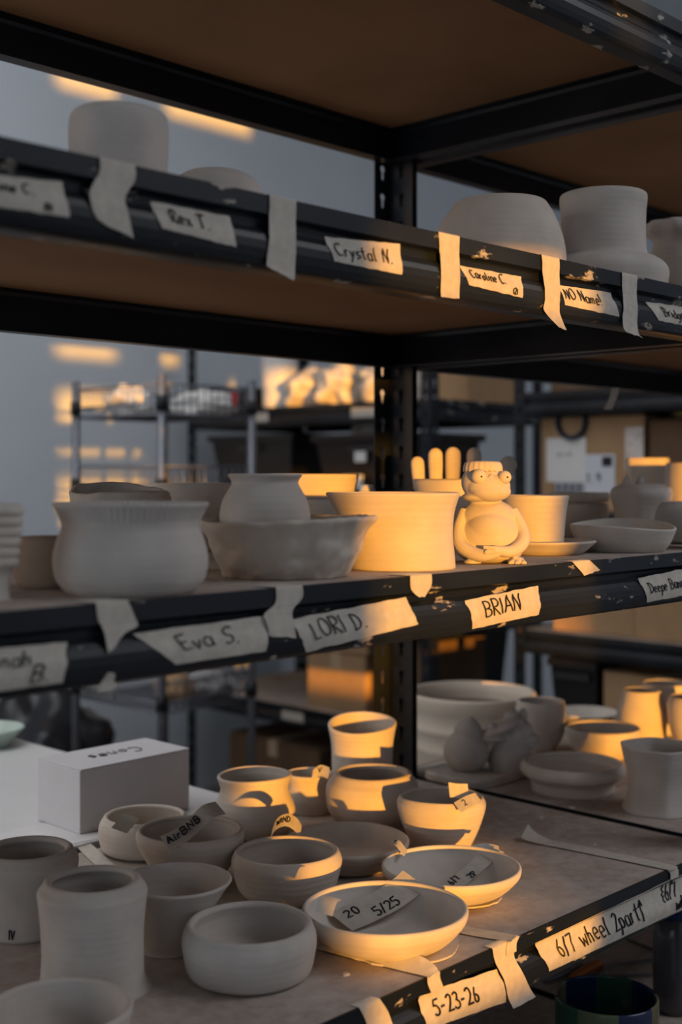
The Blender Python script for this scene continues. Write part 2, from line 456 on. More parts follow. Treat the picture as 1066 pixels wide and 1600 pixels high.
G1 = 'clay pots on the lower shelf'
def low(name, label, cx, ybot, hb, prof, **kw):
    kw.setdefault('group', G1)
    return pot(name, label, cx, prof, ybot=ybot, hb=hb, deck=L_LOW, **kw)
low('clay_vase', 'tall straight grey vase with flared torn foot in the front left corner', 145, 1580, 90, [(92, 1550), (84, 1537), (79, 1510), (79, 1450), (83, 1405), (84, 1390), (76, 1380)], wall=15, mat=CLAYG, cat='vase', wob=.012, rough=.0006)
jl = low('clay_jar', 'grey straight-sided jar with a thick rim cut by the left edge', 42, 1476, 66, [(66, 1455), (72, 1410), (78, 1360), (79, 1342), (72, 1331)], wall=14, mat=CLAYG, cat='jar')
low('clay_bowl', 'wide grey bowl cut off by the bottom left corner', 90, 1690, 80, [(80, 1652), (100, 1630), (112, 1598), (116, 1577)], wall=11, mat=CLAYG, cat='bowl')
low('clay_cup', 'funnel-shaped grey cup on a narrow foot behind the tall vase', 265, 1498, 50, [(50, 1492), (47, 1470), (58, 1432), (76, 1395), (88, 1376)], wall=7, mat=CLAYG, cat='cup', lean=9)
low('clay_bowl', 'low grey straight-walled bowl, nearest of the bowls in the middle foreground', 390, 1555, 84, [(86, 1530), (97, 1512), (104, 1485), (106, 1462), (101, 1447)], wall=14, mat=CLAYG, cat='bowl', rough=.0004)
low('clay_bowl', 'small rounded bowl with a tape scrap inside, close in front of the white box', 226, 1346, 52, [(52, 1336), (66, 1322), (71, 1298), (69, 1284), (64, 1276)], wall=8, mat=CLAY, cat='bowl')
low('clay_bowl', 'round bowl with a long curling tape note lying in it, before the white box', 298, 1394, 46, [(46, 1366), (66, 1346), (80, 1320), (84, 1304), (82, 1298)], wall=8, mat=CLAY, cat='bowl')
low('clay_bowl', 'plain deep bowl half lit by sun with a round tape disc inside', 448, 1420, 62, [(62, 1400), (76, 1384), (84, 1356), (86, 1342), (82, 1332)], wall=9, mat=CLAY, cat='bowl')
low('clay_jar', 'pinch-necked jar with flaring rim, sunlit on its upper half', 398, 1316, 50, [(48, 1302), (61, 1284), (63, 1262), (55, 1240), (53, 1228), (58, 1212)], wall=6, mat=CLAY, cat='jar', rimwob=.001)
low('clay_jar', 'small waisted jar squeezed between two sunlit pots, tape over its rim', 484, 1276, 38, [(38, 1264), (39, 1246), (33, 1226), (37, 1209)], wall=5, mat=CLAY, cat='jar')
low('clay_cup', 'tall sunlit cup with an uneven rim at the back of the lower shelf', 566, 1256, 47, [(47, 1242), (47, 1200), (48, 1160), (53, 1131)], wall=5, mat=CLAY, cat='cup', rimwob=.0012, wob=.02, seed=2.6, tiltx=.15)
low('clay_pot', 'round sunlit pot with a broad inward-curled rim', 582, 1298, 55, [(55, 1280), (69, 1264), (73, 1240), (71, 1224), (63, 1212)], wall=13, mat=CLAY, cat='pot')
low('clay_cup', 'rounded sunlit cup with a dented front rim and tape stuck on its back', 690, 1333, 46, [(46, 1316), (57, 1296), (66, 1270), (69, 1254), (66, 1246)], wall=7, mat=CLAY, cat='cup', rimwob=.0015)
low('clay_bowl', 'shallow shaded bowl with tape tags over both ends of its rim', 543, 1364, 52, [(52, 1360), (76, 1346), (94, 1324), (98, 1313)], wall=7, mat=CLAY, cat='bowl')
b15 = low('clay_bowl', 'wide sunlit shallow bowl with a dated tape strip draped inside, at the shelf front', 602, 1502, 72, [(72, 1476), (100, 1462), (124, 1436), (129, 1420)], wall=9, mat=CLAYW, cat='bowl')
b16 = low('clay_bowl', 'wide shallow bowl with a narrow tape note inside, rightmost on the lower shelf', 706, 1416, 46, [(46, 1400), (80, 1388), (104, 1366), (108, 1354)], wall=7, mat=CLAYW, cat='bowl')
# ragged clay skirts left under the two wide bowls (parts)
for par, rad, ox, oy in ((b15, 1.30, .010, -.010), (b16, 1.36, .010, -.006)):
    k = par['k']; R0 = (72 if par is b15 else 46) * k * rad; mb = MB(); n = 40
    pts = []
    for i in range(n):
        th = 2 * PI * i / n; r = R0 * (1 + .06 * noise.noise(Vector((math.cos(th) * 3, math.sin(th) * 3, rad))) + .03 * random.random())
        pts.append((ox + r * math.cos(th), oy + r * math.sin(th)))
    mb.add([(x, y, .0003) for x, y in pts] + [(x, y, .0026) for x, y in pts], [tuple(range(n, 2 * n)), tuple(reversed(range(n)))] + [(i, (i + 1) % n, n + (i + 1) % n, n + i) for i in range(n)])
    mb.build('clay_skirt', CLAYG, par)

G2 = 'clay pots on the middle shelf'
def mid(name, label, cx, Y, prof, **kw):
    kw.setdefault('group', G2)
    return pot(name, label, cx, prof, Y=Y, deck=L_MID, **kw)
# coil pot: stacked ropes of clay
cp = []
for i in range(6):
    y0 = 886 - i * 16; hw = 23 + i * 1.6
    for a in (-70, -35, 0, 35, 70): cp.append((hw + 7 * math.cos(math.radians(a)), y0 - 8 - 8 * math.sin(math.radians(a))))
mid('coil_vase', 'stacked-coil clay goblet cut by the left edge of the middle shelf', 0, .09, [(22, 960), (15, 945), (14, 900)] + cp, mat=CLAYW, cat='vase', wall=8, wob=.01, rough=.0006, seg=40)
mid('clay_pot', 'small dark brown pot in shade at the left end of the middle shelf', 78, .165, [(46, 925), (54, 905), (55, 875), (46, 838)], mat=CLAYB, cat='pot', closed=True)
mid('clay_pot', 'round-bellied grey pot with a fluted flaring rim, largest at the left', 205, .062, [(78, 945), (96, 930), (115, 903), (120, 870), (113, 840), (107, 822), (111, 806), (121, 788)], wall=7, mat=CLAYG, cat='pot', flute=(76, .78, 1.2, .008), seg=384, wob=.004)
mid('slab_pot', 'hand-built slab pot with a torn jagged rim behind the fluted pot', 188, .40, [(76, 880), (78, 830), (80, 768)], mat=CLAYR, cat='pot', rough=.0045, rimwob=.005, wall=9, wob=.05)
mid('clay_bowl', 'wide flared bowl in shade behind the collared jar', 300, .52, [(34, 866), (48, 830), (62, 785), (70, 757)], mat=CLAY, cat='bowl', wall=5)
mid('clay_jar', 'round-shouldered grey jar with a narrow collar standing inside the rough bowl', 414, .142, rise=.0085, prof=[(42, 890), (64, 850), (71, 818), (67, 785), (54, 760), (52, 752), (58, 743)], mat=CLAYG, cat='jar', wall=6)
mid('clay_bowl', 'rough hand-built bowl with lumpy sides and an uneven rim', 447, .102, [(94, 898), (104, 885), (113, 862), (123, 837), (138, 813)], mat=CLAYR, cat='bowl', rough=.0052, rimwob=.002, wall=9, seg=128)
mid('clay_bowl', 'sunlit bowl with a plain thin rim behind the collared jar', 492, .52, [(38, 850), (52, 815), (63, 775), (70, 743)], mat=CLAY, cat='bowl', wall=5)
mid('clay_bottle', 'tiny round-topped clay bottle beside the rearmost sunlit bowl', 574, .60, [(12, 842), (14, 815), (14, 775), (9, 758)], mat=CLAYG, cat='bottle', closed=True)
mid('clay_bowl', 'small shaded bowl peeking out left of the big sunlit crock', 510, .335, [(30, 868), (40, 840), (46, 800), (47, 782)], mat=CLAY, cat='bowl', wall=5)
mid('clay_crock', 'big sunlit straight-sided crock with a flaring rim in the middle of the shelf', 628, .088, [(84, 888), (85, 865), (86, 835), (93, 800), (105, 772)], mat=CLAY, cat='crock', wall=6, lean=-14, wob=.004)
plate = mid('clay_plate', 'sunlit small plate carrying a cylindrical bowl beside the figurine', 852, .125, [(56, 864), (66, 858), (80, 846)], mat=CLAY, cat='plate', wall=5)
mid('clay_bowl', 'cylindrical sunlit bowl standing on the small plate', 836, .135, [(44, 849), (46, 830), (49, 800), (53, 776)], mat=CLAY, cat='bowl', wall=5, rise=.0048)
lb = mid('covered_bowl', 'lidded round bowl behind the cylindrical bowl and plate', 905, .36, [(24, 838), (38, 824), (46, 803), (45, 790), (44, 788)], mat=CLAY, cat='bowl', wall=5)
k = lb['k']
me = mesh([], []); 
def disc_lid(R, h0, h1):
    mb = MB(); n = 48; prof = [(0, h0), (R * .96, h0), (R, h0 + .002), (R * 1.02, h1 - .004), (R * .99, h1 - .001), (R * .92, h1 - .001), (R * .88, h1 - .005), (0, h1 - .006)]
    vs = [(r * math.cos(2 * PI * s / n), r * math.sin(2 * PI * s / n), z) for r, z in prof for s in range(n)]
    mb.add(vs, [(i * n + s, i * n + (s + 1) % n, (i + 1) * n + (s + 1) % n, (i + 1) * n + s) for i in range(len(prof) - 1) for s in range(n)]); return mb
lz = (838 - 785) * k
disc_lid(46 * k, lz + .002, lz + .019).build('lid', CLAY, lb, None, True)
mb = MB(); mb.tube([(-.02, 0, lz + .0185), (-.018, 0, lz + .026), (0, 0, lz + .030), (.018, 0, lz + .026), (.02, 0, lz + .0185)], .004, 8)
jar = mid('lobed_jar', 'squat clay jar with a bulging rolled shoulder and two little pointed ears', 1003, .235, [(43, 842), (41, 825), (43, 795), (46, 784), (49, 772), (45, 762), (36, 759)], mat=CLAYG, cat='jar', wall=5, facets=8)
k = jar['k']
for sx in (-26, -4):
    mb = MB(); zb = (844 - 764) * k
    mb.tube([_rgt * (sx * k) + Vector((0, 0, zb - .004)), _rgt * ((sx + 2) * k) + Vector((0, 0, zb + .012)), _rgt * ((sx + 4) * k) + Vector((0, 0, zb + .022))], [.009, .007, .0015], 10)
    mb.build('ear', CLAYG, jar, None, True)
mid('clay_dish', 'low boat-like dish with a scooped rim at the right end of the shelf front', 974, .082, [(62, 862), (72, 848), (80, 830), (83, 821)], mat=CLAYW, cat='dish', wall=5, rimwob=.004, wob=.02, seed=.6)
mid('clay_planter', 'square-shouldered sunlit planter at the back near the shipping box', 1012, .46, [(26, 826), (30, 790), (36, 745), (39, 718)], mat=CLAY, cat='planter', facets=4, wall=5)
mid('clay_pot', 'tall pot cut by the right edge, partly sunlit, behind the dish', 1082, .30, [(34, 838), (38, 800), (42, 760), (40, 726)], mat=CLAY, cat='pot', wall=6)
mid('clay_bowl', 'round bowl in shade cut by the right edge of the middle shelf', 1066, .12, [(30, 860), (44, 838), (40, 800), (32, 786)], mat=CLAYG, cat='bowl', wall=5)

G3 = 'clay pots drying upside down on the upper shelf'
def upp(name, label, cx, Y, prof, **kw):
    kw.setdefault('group', G3)
    return pot(name, label, cx, prof, Y=Y, deck=L_UP, closed=kw.pop('closed', True), **kw)
upp('clay_cylinder', 'upturned cylindrical pot with rounded shoulder at the upper left', 186, .12, [(74, 312), (76, 270), (78, 215), (77, 192), (72, 181), (58, 175), (30, 172)], mat=CLAYG, cat='pot')
upp('clay_plate', 'upturned shallow dish showing only its low curved top', 337, .20, [(80, 372), (80, 330), (72, 294), (50, 274), (20, 266)], mat=CLAYG, cat='dish')
upp('clay_bowl', 'upturned bowl with a stepped shoulder, warm glow on its lower side', 773, .16, [(108, 434), (108, 405), (100, 372), (88, 345), (76, 326), (66, 316), (40, 313)], mat=CLAY, cat='bowl', lean=10)
upp('top_hat_pot', 'upturned top-hat shaped pot with a broad brim', 943, .098, [(97, 448), (100, 430), (95, 417), (82, 407), (68, 400), (65, 375), (65, 335), (67, 312), (62, 304), (40, 302)], mat=CLAYG, cat='pot')
upp('fluted_vase', 'vase with a frilled foot cut by the right edge of the upper shelf', 1062, .13, [(50, 460), (48, 425), (43, 395), (40, 378), (52, 364), (54, 354), (50, 349)], mat=CLAYG, cat='vase', flute=(9, .8, 1.2, .06), seg=96)

# pots of the neighbouring rack, lower level
G4 = 'clay pots on the lower shelf of the right rack'
def rlow(name, label, cx, ybot, hb, prof, **kw): return low(name, label, cx, ybot, hb, prof, group=G4, **kw)
rlow('casserole', 'shallow oval casserole with a heavy rolled rim beyond the black shelf seam', 895, 1250, 64, [(64, 1233), (65, 1219), (72, 1213), (80, 1206), (81, 1198), (78, 1194)], wall=9, mat=CLAY, cat='dish')
rlow('faceted_jar', 'tall faceted grey jar with glinting side at the right edge', 1030, 1280, 56, [(60, 1262), (52, 1246), (50, 1215), (57, 1185), (61, 1166)], wall=5, mat=CLAYG, cat='jar', facets=6)
rlow('clay_bowl', 'half-sunlit round bowl behind the faceted jar', 942, 1190, 34, [(34, 1180), (46, 1168), (56, 1148), (58, 1138)], wall=5, mat=CLAY, cat='bowl')
rlow('clay_vase', 'sunlit cylindrical vase narrowing to a small mouth, behind the round bowl', 1003, 1172, 36, [(36, 1163), (38, 1140), (38, 1110), (33, 1092), (30, 1080)], wall=5, mat=CLAY, cat='vase')
rlow('clay_pot', 'round shaded pot with a chipped sunlit rim behind the animal sculpture', 845, 1176, 24, [(24, 1168), (36, 1146), (39, 1120), (37, 1096)], wall=4, mat=CLAYG, cat='pot')
rlow('clay_plate', 'pale flat plate lying behind the round pot', 916, 1136, 22, [(26, 1132), (40, 1120), (52, 1113)], wall=4, mat=CLAYW, cat='plate')
rlow('clay_cup', 'pale flared cup holding crumpled scraps near the right edge', 1040, 1150, 20, [(20, 1144), (24, 1110), (35, 1068)], wall=3, mat=CLAYW, cat='cup')
rlow('clay_cup', 'warm-lit rounded cup cut by the right edge of the lower right shelf', 1082, 1180, 22, [(22, 1170), (34, 1140), (38, 1105), (34, 1090)], wall=4, mat=CLAY, cat='cup')

# ------------------------------------------------------------------ figurine
RZC = math.atan2(-CA, SA)
def frame_empty(name, label, cat, cx, Y, deck, group=None):
    X, d = on_Y(cx, Y)
    return empty(name, (X, Y, H + deck), label, cat, group, RZC), d / F
fig, k = frame_empty('clay_figurine', 'sunlit clay figurine of a big-eyed creature hugging its round belly', 'figurine', 766, .072, L_MID)
def px(x, y, dep): return Vector(((x - 766) * k, dep * k, (878.5 - y) * k))
E = lambda rx, ry, rz: (rx * k, ry * k, rz * k)
items = [(px(764, 838, 0), E(50, 45, 45)), (px(765, 862, 0), E(51, 45, 20)), (px(763, 808, 0), E(44, 36, 28)), (px(760, 788, 0), E(27, 24, 12)),
         (px(757, 754, 0), E(36, 34, 31)), (px(762, 760, -12), E(34, 30, 23)), (px(765, 768, -20), E(31, 24, 16)), (px(751, 777, -3), E(30, 29, 9)), (px(755, 736, 2), E(29, 28, 15)),
         (px(763, 826, -8), E(39, 39, 33)), (px(763, 750, -33), E(4, 5, 9)),
         (px(802, 874, -34), E(13, 16, 7)), (px(735, 876, -34), E(14, 14, 6))]
tub = [([px(727, 798, -4), px(716, 828, -16), px(718, 852, -32), px(745, 865, -50), px(772, 861, -55)], [10 * k, 10.5 * k, 11 * k, 10 * k, 7 * k]),
       ([px(799, 798, -4), px(813, 826, -14), px(812, 846, -30), px(792, 859, -48), px(764, 856, -57)], [10 * k, 10.5 * k, 11 * k, 9.5 * k, 7 * k]),
       ([px(793, 876, -46), px(791, 877, -53)], [4.4 * k, 4 * k]), ([px(802, 876, -48), px(801, 877, -55)], [4.4 * k, 4 * k]), ([px(811, 876, -46), px(812, 877, -53)], [4.4 * k, 4 * k]),
       ([px(770, 858, -61), px(750, 860, -61)], [3.4 * k, 2.8 * k]), ([px(768, 853, -62), px(748, 852, -61)], [3.4 * k, 2.8 * k])]
body = blob(items, .0010, 4, tub)
link('body', body, CLAYR, fig, None, True)
def sphere_part(name, c, r, parent, mat):
    bm = bmesh.new(); ellipsoid_bm(bm, (0, 0, 0), r, None, 24); me = bpy.data.meshes.new('s'); bm.to_mesh(me); bm.free()
    return link(name, me, mat, parent, c, True)
for (ex, ey, r, lx) in ((745, 745, 12.0, -6), (785, 746, 10.2, 6)):
    e = sphere_part('eye', px(ex, ey, -31), (r * k, r * k, r * k), fig, CLAYR)
    sphere_part('pupil', Vector((3 * k, -r * .97 * k, 0)), (1.6 * k, 1.2 * k, 1.6 * k), e, simple('dark_hole', (.08, .05, .03), .9))
hb_ = MB(); n = 64
hp = [(30.2, 735), (30, 730), (28, 724), (25, 721.5), (0, 720.5)]
vs = []
for i, (r, y) in enumerate(hp):
    for s in range(n):
        th = 2 * PI * s / n; q = 1 + (.045 * math.cos(21 * th) if i < 3 else 0)
        c = px(754, y, -3); vs.append((c.x + r * k * q * math.cos(th), c.y + r * .95 * k * q * math.sin(th), c.z + (-(3 * k) * (.5 + .5 * math.cos(21 * th)) if i == 0 else 0)))
hb_.add(vs, [(i * n + s, i * n + (s + 1) % n, (i + 1) * n + (s + 1) % n, (i + 1) * n + s) for i in range(len(hp) - 1) for s in range(n)])
hb_.build('hair', CLAYR, fig, None, True)
mp = [px(725 + i * 2.2, 765 + 15 * math.sin(min(1, i / 16) * PI / 2), -16 - 20 * math.sin(i / 26 * PI)) for i in range(0, 27)]
# ------------------------------------------------------------------ hand-shaped dish
hand, k = frame_empty('hand_dish', 'open clay hand dish with upright rounded fingers behind the figurine', 'sculpture', 725, .345, L_MID)
bz = HOR - L_MID * F / (k * F)
def hx(x, y, dep): return Vector(((x - 725) * k, dep * k, (bz - y) * k))
mb = MB(); n = 56
prof = [(0, bz), (40, bz), (58, 830), (72, 785), (79, 752), (76, 748), (72, 752), (64, 790), (50, 828), (0, 838)]
vs = []
for i, (r, y) in enumerate(prof):
    for s in range(n):
        th = 2 * PI * s / n; q = 1 + .03 * math.sin(3 * th)
        c = hx(725, y, 0); vs.append((c.x + r * k * q * math.cos(th), c.y + r * .8 * k * q * math.sin(th), c.z))
mb.add(vs, [(i * n + s, i * n + (s + 1) % n, (i + 1) * n + (s + 1) % n, (i + 1) * n + s) for i in range(len(prof) - 1) for s in range(n)])
mb.build('palm', CLAY, hand, None, True)
for (x0, y0, x1, y1, w, dep) in ((656, 765, 653, 713, 10.5, 8), (685, 765, 684, 699, 11.5, 46), (712, 765, 713, 697, 12.5, 56), (747, 765, 747, 698, 12, 56), (779, 762, 800, 712, 14, 40)):
    bm = bmesh.new()
    a = hx(x0, y0, dep); b = hx(x1, y1 + w, dep); ax = (b - a); Ln = ax.length
    zx = ax.normalized(); xx = Vector((zx.z, 0, -zx.x)).normalized(); rot = Matrix((xx, zx.cross(xx), zx)).transposed()
    mbf = MB(); N = 14
    rows = [(0, .9), (.35, .92), (.7, 1.0), (1.0, 1.0)] + [(1 + w * k / Ln * math.sin(t * PI / 12), math.cos(t * PI / 12)) for t in (1, 2, 3, 4, 5, 5.8)]
    vs = []
    for t, q in rows:
        for s in range(N):
            th = 2 * PI * s / N
            vs.append(a + rot @ Vector((w * k * q * math.cos(th), 6.5 * k * q * math.sin(th), t * Ln)))
    mbf.add(vs, [(i * N + s, i * N + (s + 1) % N, (i + 1) * N + (s + 1) % N, (i + 1) * N + s) for i in range(len(rows) - 1) for s in range(N)] + [tuple(range((len(rows) - 1) * N, len(rows) * N))])
    mbf.build('finger', CLAY, hand, None, True); bm.free()

# ------------------------------------------------------------------ animal sculpture on the right rack
dfront = L_LOW * F / (HOR - 1212); 
sp = at_Z(748, 1212, L_LOW)
scu = empty('clay_sculpture', sp, 'grey clay slab with a pear-shaped lump and a big-snouted animal', 'sculpture', None, RZC)
k = (sp - cam.location).dot(_fwd) / F
def sx_(x, y, dep): return Vector(((x - 748) * k, dep * k, (1212 - y) * k))
E = lambda rx, ry, rz: (rx * k, ry * k, rz * k)
slab = MB(); n = 40; pts = []
for i in range(n):
    th = 2 * PI * i / n; c, s_ = math.cos(th), math.sin(th)
    r = 1 / max(1e-6, (abs(c) ** 4 + abs(s_) ** 4) ** .25); j = 1 + .05 * noise.noise(Vector((c * 2, s_ * 2, 5)))
    v = Vector((r * c * 78 * k * j, r * s_ * 62 * k * j, 0)); v.rotate(Matrix.Rotation(-RZC, 3, 'Z')); pts.append(v)
vs = [v * 1.0 + Vector((0, 0, .0005)) for v in pts] + [v * 1.0 + Vector((0, 0, 9 * k)) for v in pts] + [v * .96 + Vector((0, 0, 12 * k)) for v in pts]
slab.add(vs, [tuple(reversed(range(n)))] + [(a * n + i, a * n + (i + 1) % n, (a + 1) * n + (i + 1) % n, (a + 1) * n + i) for a in (0, 1) for i in range(n)] + [tuple(range(2 * n, 3 * n))])
slab.build('slab', CLAYG, scu)
pear = blob([(sx_(728, 1172, -10), E(36, 34, 34)), (sx_(731, 1142, -10), E(22, 22, 22)), (sx_(733, 1128, -10), E(10, 10, 12))], .0022, 8)
link('pear_lump', pear, CLAYG, scu, None, True)
tilt = Matrix.Rotation(math.radians(-24), 3, 'Y')
anim = blob([(sx_(798, 1188, 0), E(36, 32, 36)), (sx_(802, 1156, 0), E(29, 26, 26)), (sx_(782, 1134, -10), E(36, 27, 10), tilt), (sx_(770, 1150, -10), E(26, 22, 7)), (sx_(812, 1140, -4), E(20, 20, 18)),
             (sx_(828, 1152, -8), E(14, 14, 9)), (sx_(828, 1162, -6), E(12, 12, 6)), (sx_(798, 1116, -4), E(12, 10, 7), tilt), (sx_(818, 1118, 4), E(8, 7, 11)), (sx_(766, 1130, -26), E(6, 6, 6)), (sx_(808, 1144, -22), E(10, 6, 10))], .0018, 2)
link('animal_figure', anim, CLAYG, scu, None, True)

# ------------------------------------------------------------------ handwriting strokes
def arc(cx, cy, rx, ry, a0, a1, n=8):
    return [(cx + rx * math.cos(math.radians(a0 + (a1 - a0) * i / n)), cy + ry * math.sin(math.radians(a0 + (a1 - a0) * i / n))) for i in range(n + 1)]
GL = {
 'A': (.7, [[(0, 0), (.35, 1), (.7, 0)], [(.14, .38), (.58, .38)]]),
 'B': (.6, [[(.05, 0), (.05, 1)], [(.05, 1)] + arc(.25, .76, .3, .24, 90, -90) + [(.05, .52)] + arc(.28, .26, .34, .26, 90, -90) + [(.05, 0)]]),
 'C': (.65, [arc(.36, .5, .36, .5, 55, 310, 12)]),
 'D': (.65, [[(.08, 0), (.08, 1)], [(0, 1)] + arc(.1, .5, .55, .5, 90, -90, 10) + [(0, 0)]]),
 'E': (.55, [[(.55, 1), (.05, .95), (.05, 0), (.55, .05)], [(.05, .5), (.45, .52)]]),
 'H': (.65, [[(.05, 0), (.05, 1)], [(.6, 0), (.6, 1)], [(.05, .5), (.6, .5)]]),
 'I': (.2, [[(.1, 0), (.1, 1)]]),
 'L': (.5, [[(.05, 1), (.05, 0), (.5, .05)]]),
 'N': (.65, [[(.05, 0), (.08, 1), (.58, 0), (.6, 1)]]),
 'O': (.7, [arc(.35, .5, .34, .5, 90, 450, 12)]),
 'R': (.6, [[(.06, 0), (.06, 1)], [(.02, 1)] + arc(.25, .76, .3, .24, 90, -90) + [(.06, .52), (.6, 0)]]),
 'S': (.5, [arc(.27, .75, .24, .25, 40, 270, 8) + arc(.25, .25, .25, .25, 90, -140, 8)]),
 'T': (.65, [[(0, 1), (.65, 1)], [(.32, 1), (.32, 0)]]),
 'V': (.6, [[(0, 1), (.3, 0), (.6, 1)]]),
 'P': (.55, [[(.05, 0), (.05, 1)] + arc(.25, .75, .28, .25, 90, -90) + [(.05, .5)]]),
 'W': (.8, [[(0, 1), (.2, 0), (.4, .7), (.6, 0), (.8, 1)]]),
 'a': (.5, [arc(.24, .28, .23, .28, 60, 360, 9), [(.47, .56), (.47, .1), (.55, 0)]]),
 'd': (.52, [arc(.24, .28, .23, .28, 60, 360, 9), [(.48, 1), (.48, 0)]]),
 'e': (.5, [[(.03, .28), (.45, .32)] + arc(.24, .3, .22, .3, 10, 315, 9)]),
 'g': (.5, [arc(.24, .3, .22, .28, 60, 360, 9), [(.46, .56), (.46, -.25), (.3, -.4), (.08, -.3)]]),
 'h': (.5, [[(.05, 1), (.05, 0)], [(.05, .35), (.2, .55), (.38, .5), (.42, 0)]]),
 'i': (.2, [[(.1, 0), (.1, .55)], [(.1, .75), (.11, .8)]]),
 'j': (.25, [[(.18, .55), (.16, -.25), (0, -.35)], [(.18, .75), (.19, .8)]]),
 'l': (.22, [[(.1, 1), (.09, .1), (.2, 0)]]),
 'm': (.75, [[(.05, .55), (.05, 0)], [(.05, .4), (.2, .56), (.33, .5), (.35, 0)], [(.36, .4), (.5, .56), (.64, .5), (.68, 0)]]),
 'n': (.5, [[(.05, .55), (.05, 0)], [(.05, .35), (.2, .56), (.38, .5), (.42, 0)]]),
 'o': (.5, [arc(.24, .28, .23, .28, 90, 450, 10)]),
 'p': (.5, [[(.06, .55), (.06, -.4)], arc(.26, .28, .21, .28, 150, -150, 9)]),
 'r': (.4, [[(.06, .55), (.06, 0)], [(.06, .32), (.2, .54), (.36, .5)]]),
 's': (.4, [arc(.2, .42, .17, .14, 40, 270, 6) + arc(.2, .14, .18, .14, 90, -140, 6)]),
 't': (.4, [[(.2, .95), (.18, .1), (.34, 0)], [(0, .62), (.38, .64)]]),
 'v': (.45, [[(0, .55), (.2, 0), (.42, .58)]]),
 'w': (.65, [[(0, .55), (.15, 0), (.32, .42), (.48, 0), (.65, .58)]]),
 'x': (.45, [[(0, .55), (.42, 0)], [(.42, .55), (0, 0)]]),
 'y': (.45, [[(0, .55), (.22, .08)], [(.44, .58), (.05, -.4)]]),
 '0': (.5, [arc(.25, .5, .22, .5, 90, 450, 10)]), '1': (.3, [[(0, .8), (.16, 1), (.16, 0)]]),
 '2': (.5, [arc(.24, .74, .22, .26, 160, -30, 7) + [(.02, .02), (.5, .06)]]),
 '3': (.5, [arc(.22, .75, .22, .24, 150, -80, 7) + arc(.22, .27, .26, .26, 80, -150, 8)]),
 '5': (.5, [[(.45, 1), (.08, .98), (.05, .58)] + arc(.2, .3, .26, .3, 100, -140, 8)]),
 '6': (.5, [[(.36, 1), (.1, .55)] + arc(.25, .27, .2, .27, 160, -210, 10)]),
 '7': (.5, [[(0, .95), (.48, 1), (.2, 0)]]), '9': (.5, [arc(.22, .7, .2, .28, 20, 380, 10), [(.44, .8), (.36, 0)]]),
 '/': (.35, [[(0, -.1), (.33, 1.05)]]), '-': (.4, [[(.05, .45), (.34, .48)]]), '.': (.2, [[(.08, 0), (.12, .04), (.09, .06)]]),
 '(': (.25, [arc(.3, .45, .22, .5, 120, 240, 6)]), ')': (.25, [arc(-.05, .45, .22, .5, 60, -60, 6)]),
 '!': (.2, [[(.12, 1), (.09, .3)], [(.08, .02), (.1, .06)]]),
 '^': (.45, [[(.22, -.1), (.24, 1.05)], [(0, .7), (.24, 1.08), (.46, .72)]]),
 '{': (.35, [[(.3, 1.05), (.12, .85), (.28, .6), (.02, .5), (.26, .3), (.1, .1), (.3, -.1)]]),
 ' ': (.38, []),
}
def ink_mesh(jobs, surf, lu, lv, normal, r):
    """jobs: (text, u0, v0, height in v, stretch, slant, climb). surf(u,v) -> point on the tape"""
    mb = MB(); normal = Vector(normal).normalized()
    for text, u0, v0, hv, st, slant, climb in jobs:
        u = u0
        for ch in text:
            w, strokes = GL.get(ch, GL[' '])
            sc = hv * lv / lu * st
            jv = random.uniform(-.05, .05) * hv; js = random.uniform(.92, 1.08)
            for s in strokes:
                pts = []
                for i, (a, b) in enumerate(s):
                    if i:
                        a0, b0 = s[i - 1]; m = max(1, int(math.hypot(a - a0, b - b0) / .22))
                        pts += [(a0 + (a - a0) * q / m, b0 + (b - b0) * q / m) for q in range(1, m)]
                    pts.append((a, b))
                P3 = []
                for a, b in pts:
                    uu = u + (a + slant * b) * sc * js; vv = v0 + climb * (uu - u0) + b * hv * js + jv
                    P3.append(surf(uu, vv) + normal * (r * .35))
                mb.tube(P3, r, 5)
            u += (w + .16) * sc
    return mb
def zlab(z, lip): return z - lip
def bilin(q, u, v):
    TL, TR, BR, BL = q
    return TL * (1 - u) * v + TR * u * v + BR * u * (1 - v) + BL * (1 - u) * (1 - v)
